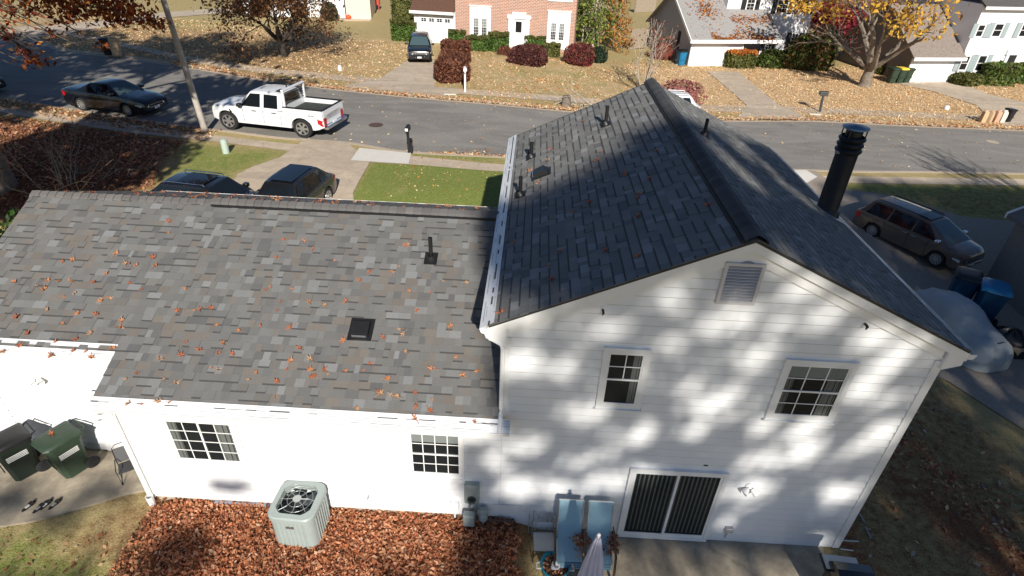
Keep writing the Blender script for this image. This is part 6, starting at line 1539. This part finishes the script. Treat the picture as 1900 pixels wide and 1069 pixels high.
# teal tub with leaves
P = onz(1031, 1048, .42); t = thing('plastic_tub', 'round teal tub with white rope handles holding brown leaves', 'tub', (P.x, P.y, .02))
m = MB(); m.lathe([(.20, 0), (.22, .02), (.275, .38), (.30, .40), (.30, .425), (.27, .42), (.255, .36), (.20, .05)], (0, 0, 0), 30, cap=False); m.lathe([(.2, .0), (0, 0)], (0, 0, 0), 30, cap=False); m.build('tub_body', M['teal'], t, smooth=50)
m = MB(); m.lathe([(.255, .31), (.12, .33), (0, .34)], (0, 0, 0), 24, cap=False); m.build('soil', mat('leaf_mould', (.09, .04, .025), .95, noise=.5, nscale=25), t)
for s in (-1, 1):
    m = MB(); m.tube([(s*.28, -.07, .36), (s*.36, -.06, .33), (s*.37, .06, .32), (s*.28, .07, .36)], .016, 6); m.build('rope_handle', M['white'], t, smooth=50)
mb = MB(); r = random.Random(4); pts = []
while len(pts) < 150:
    x, y = r.uniform(-.25, .25), r.uniform(-.25, .25)
    if x*x+y*y < .06: pts.append((x, y, .34+r.random()*.03))
leaf_quads(mb, pts, .03, PR, r, flat=.7); o = mb.build('leaf_fill', M['leaf'], t, recalc=False); o['kind'] = 'stuff'
m = MB(); m.lathe([(.05, .0), (.075, .10), (.09, .10), (.09, .115), (.06, .11), (.05, .03)], (0, 0, 0), 18, cap=False); m.lathe([(.055, .06), (.0, .06)], (0, 0, 0), 14, cap=False)
m.move(Matrix.Translation((P.x-.05, P.y-.04, .38)) @ Matrix.Rotation(.5, 4, 'Y')); single('flower_pot', 'small white plastic pot lying in the teal tub', 'pot', m, M['white'], smooth=40)
# folded pale chair beside the loungers
t = thing('folding_chair', 'pale grey folding chairs stacked at the left end of the patio', 'chair', (.92, -.32, .02), math.radians(3))
m = MB(); m.box(-.20, .22, -.48, -.06, .44, .47, bev=.012); m.build('seat', mat('pale_grey_plastic', (.42, .42, .40), .6, noise=.1), t)
m = MB(); m.box(-.20, .22, .02, .06, .50, .62, bev=.012); m.build('backrest', mat('blue_grey_plastic', (.45, .50, .56), .6), t)
for x, y, h in ((-.28, .16, .80), (-.20, .10, 1.0), (-.16, -.02, .92), (.19, .12, .9), (.21, .04, .86), (.10, .16, .62)):
    m = MB(); m.tube([(x, y, 0), (x, y-.02, h)], .012, 6); m.build('leg', M['steel'], t)
m = MB(); m.tube([(-.21, -.49, .45), (-.21, -.5, 0)], .014, 6); m.build('leg', M['bronze'], t); m = MB(); m.tube([(.23, -.49, .45), (.23, -.5, 0)], .014, 6); m.build('leg', M['bronze'], t)
m = MB(); m.tube([(-.22, -.06, .475), (.24, -.06, .475)], .016, 6); m.build('cross_bar', M['bronze'], t)
# gas grill at the corner
P = onz(1572, 1062, .95); t = thing('gas_grill', 'black gas grill with a pale side shelf cut off by the bottom edge', 'grill', (P.x, P.y-.1, .02), math.radians(-4))
m = MB(); m.prism([(-.28, .82), (-.28, .95), (-.20, 1.08), (.0, 1.14), (.2, 1.08), (.28, .95), (.28, .82)], 'x', -.28, .38); m.build('hood', M['p_black'], t)
m = MB(); m.box(-.34, .30, .16, .46, .86, .90, bev=.01); m.build('side_shelf', mat('pale_grey_shelf', (.45, .50, .52), .4), t)
m = MB(); m.box(-.38, .34, .13, .49, .84, .855); m.build('shelf_rim', M['black'], t)
m = MB(); m.box(-.28, .38, -.27, .27, .1, .8, bev=.02); m.build('cabinet', M['black'], t); m = MB(); m.tube([(-.1, -.30, .98), (.2, -.30, .98)], .014, 6); m.build('handle', M['chrome'], t)
# blue bins and clutter at the neighbour's wall
def ground_at(u, v): return gp(u, v, .035)
P = ground_at(1768, 568); wheelie('dark blue wheeled bin with a black lid beside the shaded neighbour wall', P, math.radians(150), M['navybin'], M['black'], 'blue bins by the neighbour wall', 1.3)
P = ground_at(1814, 594); wheelie('bright blue lidded bin nearer the silver covered car', P, math.radians(150), M['navybin'], M['bluebin'], 'blue bins by the neighbour wall', 1.35)
P = ground_at(1862, 640); t = thing('tarp_heap', 'black tarpaulin heap below the bright blue bin', 'tarpaulin', P); r = random.Random(8); m = MB(); R = []
for i in range(9):
    f = i/8; R.append([((.75*(1-f**2)+.05)*(1+.15*math.sin(3*a+i)+.1*math.sin(7*a+i))*math.cos(a), (.6*(1-f**2)+.05)*(1+.15*math.cos(4*a+i))*math.sin(a), .62*f*(1+.1*math.sin(5*a))) for a in [2*PI*k/22 for k in range(22)]])
m.grid(R, True); m.face(R[-1]); m.build('tarp', mat('black_tarp', (.015, .016, .018), .3, noise=.3), t, smooth=30)
P = ground_at(1878, 652); t = thing('cardboard_box', 'torn brown cardboard box on the dark drive by the covered car', 'box', P, .6)
m = MB(); m.box(-.28, .28, -.22, .22, 0, .26); m.build('carton', M['kraft'], t); m = MB(); m.face([(-.28, -.22, .262), (.28, -.22, .262), (.30, -.42, .36), (-.26, -.40, .34)]); m.build('flap', M['kraft'], t); m = MB(); m.face([(-.28, .22, .262), (.28, .22, .262), (.33, .38, .40), (-.26, .4, .42)]); m.build('flap', M['kraft'], t)
# mailboxes
def mailbox(label, px, col, rz, h=1.15, s=1.0, lean=0.0, plate=None, double=False):
    P = gp(*px); t = thing('mailbox', label, 'mailbox', P, rz, None, s); t.rotation_euler = (0, lean, rz)
    m = MB(); m.box(-.055, .055, -.055, .055, -.1, h-.06); 
    if double: m.box(.09, .19, -.05, .05, -.1, h*.55); m.box(-.06, .2, -.05, .05, h*.5, h*.58)
    m.build('post', col, t)
    m = MB(); q = [(-.10, h-.05)]+[(.10*math.cos(PI-PI*i/8), h+.10+.09*math.sin(PI*i/8)) for i in range(9)]+[(.10, h-.05)]; m.prism(q, 'y', -.26, .26); b = m.build('letter_box', col, t)
    if plate: m = MB(); m.box(-.07, .07, -.275, -.262, h-.0, h+.13); m.build('number_plate', plate, b)
    m = MB(); m.box(-.035, .035, -.28, .2, h-.13, h-.06); m.build('bracket', col, t)
    m = MB(); m.box(.102, .112, -.18, -.15, h, h+.2); m.build('flag', col, b); return t
mailbox('black mailbox on a black double post at the near kerb', (759, 284), M['black'], 0, 1.15, .95, 0, M['white'], True)
mailbox('white mailbox post across the road beside the red-brown shrub', (863, 171), M['white'], .15, 1.4, .95)
mailbox('dark mailbox on a thin leaning post on the far leafy verge', (1521, 208), M['black'], PI*.5, 1.1, 1.0, .22)
# pole, pedestal, caps
P = gp(381, 243); q = ony(303, 0, P.y+.2); q2 = P+(q-P)*1.18
t = thing('utility_pole', 'weathered grey wooden utility pole between the sedan and the pickup', 'pole', P); m = MB(); m.tube([(0, 0, -.2), tuple((q2-P)*.5), tuple(q2-P)], [.15, .13, .11], 14); m.build('pole_shaft', M['pole'], t, smooth=40)
P = gp(420, 284); m = MB(); m.lathe([(.15, -.02), (.15, .52), (.135, .60), (.06, .64), (0, .645)], (0, 0, 0), 16, cap=False); m.box(-.155, .155, -.02, .02, .3, .32); single('cable_pedestal', 'pale green cable pedestal standing in the shaded grass by the driveway', 'pedestal', m, mat('pale_green_plastic', (.42, .52, .45), .5), P, smooth=40)
P = gp(631, 131); m = MB(); m.lathe([(.13, -.05), (.14, .2), (.12, .30), (.05, .36), (0, .365)], (0, 0, 0), 14, cap=False); single('cleanout_pipe', 'round white cap standing in the leafy lawn left of the brick house drive', 'cap', m, M['white'], P, smooth=40)
P = gp(1755, 203); m = MB(); m.lathe([(.16, -.05), (.17, .14), (.12, .24), (0, .26)], (0, 0, 0), 14, cap=False); single('cleanout_pipe', 'low white cap in the leaves near the right hand driveway', 'cap', m, M['white'], P, smooth=40)
for (u, v, l) in ((835, 176, 'thin white slab on the far verge left of the white mailbox'), (1512, 213, 'white slab at the foot of the leaning dark mailbox')):
    P = gp(u, v); m = MB(); m.box(-.38, .38, -.1, .1, .01, .06, bev=.01); single('drain_slab', l, 'slab', m, M['newconcrete'], P)
# paper leaf bags and bins at the kerb
def bag(label, u, v, m_, s=1.0, rz=.2):
    P = gp(u, v); t = thing('leaf_bag', label, 'bag', P, rz, 'paper leaf bags at the right kerb', s); m = MB(); r = random.Random(int(u))
    R = []
    for z, k in ((0, .95), (.05, 1), (.5, 1.03), (.8, .96), (.92, .8)): R.append([(x*k+r.gauss(0, .01), y*k+r.gauss(0, .01), z) for x, y in ((-.22, -.17), (0, -.19), (.22, -.17), (.235, 0), (.22, .17), (0, .19), (-.22, .17), (-.235, 0))])
    m.grid(R, True); m.face(R[0]); m.face(R[-1]); m.build('bag_paper', m_, t, smooth=30); m = MB(); m.prism([(-.2, .9), (.2, .9), (.15, 1.02), (-.13, 1.05)], 'y', -.05, .05); m.build('bag_fold', m_, t)
bag('leftmost kraft paper leaf bag in the row at the right kerb', 1821, 227, M['kraft'], .74); bag('second kraft paper leaf bag in the row at the right kerb', 1833, 227, M['kraft'], .74, .6)
bag('orange-brown paper leaf bag third in the row at the right kerb', 1845, 227, mat('orange_kraft', (.55, .33, .22), .85), .74); bag('pale white paper leaf bag beside the dark bin at the right kerb', 1856, 227, mat('pale_paper', (.62, .56, .50), .85), .74)
wheelie('dark bin at the right end of the row of paper bags', gp(1866, 226), .3, M['black'], M['black'], None, .78)
P = gp(219, 104); t = thing('leaf_bag', 'single kraft paper leaf bag standing on the shaded far kerb at the left', 'bag', P, .3, None, 1.25); m = MB(); m.bbox(-.22, .22, -.17, .17, 0, .95, .03); m.build('bag_paper', M['kraft'], t); m = MB(); m.prism([(-.2, .95), (.2, .95), (.15, 1.04), (-.15, 1.04)], 'y', -.05, .05); m.build('bag_fold', M['kraft'], t)
wheelie('black bin in shade left of the single paper bag', gp(203, 102), .4, M['black'], M['black'], None, 1.1)
wheelie('black bin beside the patch of bright grass at the top left', gp(441, 24), .2, M['black'], M['black'], None, 1.1)
wheelie('bright blue bin standing at the grey side wall of the white house', gp(1262, 121), .3, M['bluebin'], M['black'], None, 1.15)
GH = 'dark green bins beside the right hand garage'
wheelie('dark green bin left of the yellow lidded bin', gp(1651, 154), .2, M['greenbin'], M['greenbin'], GH, 1.1); wheelie('dark green bin with a bright yellow lid beside the garage', gp(1665, 154), .2, M['greenbin'], M['yellow'], GH, 1.1); wheelie('dark green bin between the yellow lid and the white garage door', gp(1678, 153), .2, M['greenbin'], M['greenbin'], GH, 1.05)
# odds and ends at the top left house
P = gp(647, 36); t = thing('pumpkin', 'orange pumpkin on the leaves before the cream garage', 'pumpkin', P); m = MB(); R = []
for i in range(9):
    f = PI*i/8; R.append([(.30*math.sin(f)*(1+.06*math.cos(8*a))*math.cos(a)+.0, .30*math.sin(f)*(1+.06*math.cos(8*a))*math.sin(a), .22-.22*math.cos(f)) for a in [2*PI*k/24 for k in range(24)]])
m.grid(R, True); m.build('pumpkin_skin', M['orange'], t, smooth=60); m = MB(); m.tube([(0, 0, .42), (.03, 0, .52)], [.03, .02], 6); m.build('stalk', M['bark'], t)
P = gp(697, 18); t = thing('wooden_playset', 'red wooden play structure cut off by the top edge', 'playset', P); m = MB(); m.box(-.5, .5, -.3, .3, .5, 1.6, bev=.02); m.build('panel', mat('red_paint', (.5, .07, .04), .6), t)
for x in (-.45, .45):
    m = MB(); m.box(x-.05, x+.05, -.3, -.2, 0, .5); m.build('post', mat('red_post', (.42, .06, .035), .6), t)
# steel edging strips at the corner of the side yard
for (u0, v0, u1, v1) in ((1592, 952, 1603, 970), (1605, 980, 1615, 1000), (1560, 1004, 1592, 1006), (1558, 1020, 1582, 1023)):
    a, b = gp(u0, v0), gp(u1, v1); m = MB(); m.tube([a+Vector((0, 0, .03)), b+Vector((0, 0, .03))], .018, 6); single('edging_bar', 'grey metal edging bar lying in the leaves at the house corner', 'metal bar', m, M['steel'], group='metal bars at the house corner')

# added panel standing in for the house wall past the recessed wall's end
t = thing('wall_extension', 'added white panel extending the house wall behind the green bins at the left picture edge', 'wall panel', (XG-.02, 1.21, .28))
m = MB(); siding(m, 0, 2.3, K(-1.5), K(.10)); m.box(-1.5, .10, .004, .05, 0, 2.3, (1, 1, 1)); m.build('panel', M['siding'], t)
for x in (-1.56,): m = MB(); m.box(x-.05, x+.05, -.02, .08, -.2, 2.4); m.build('post', M['white'], t)
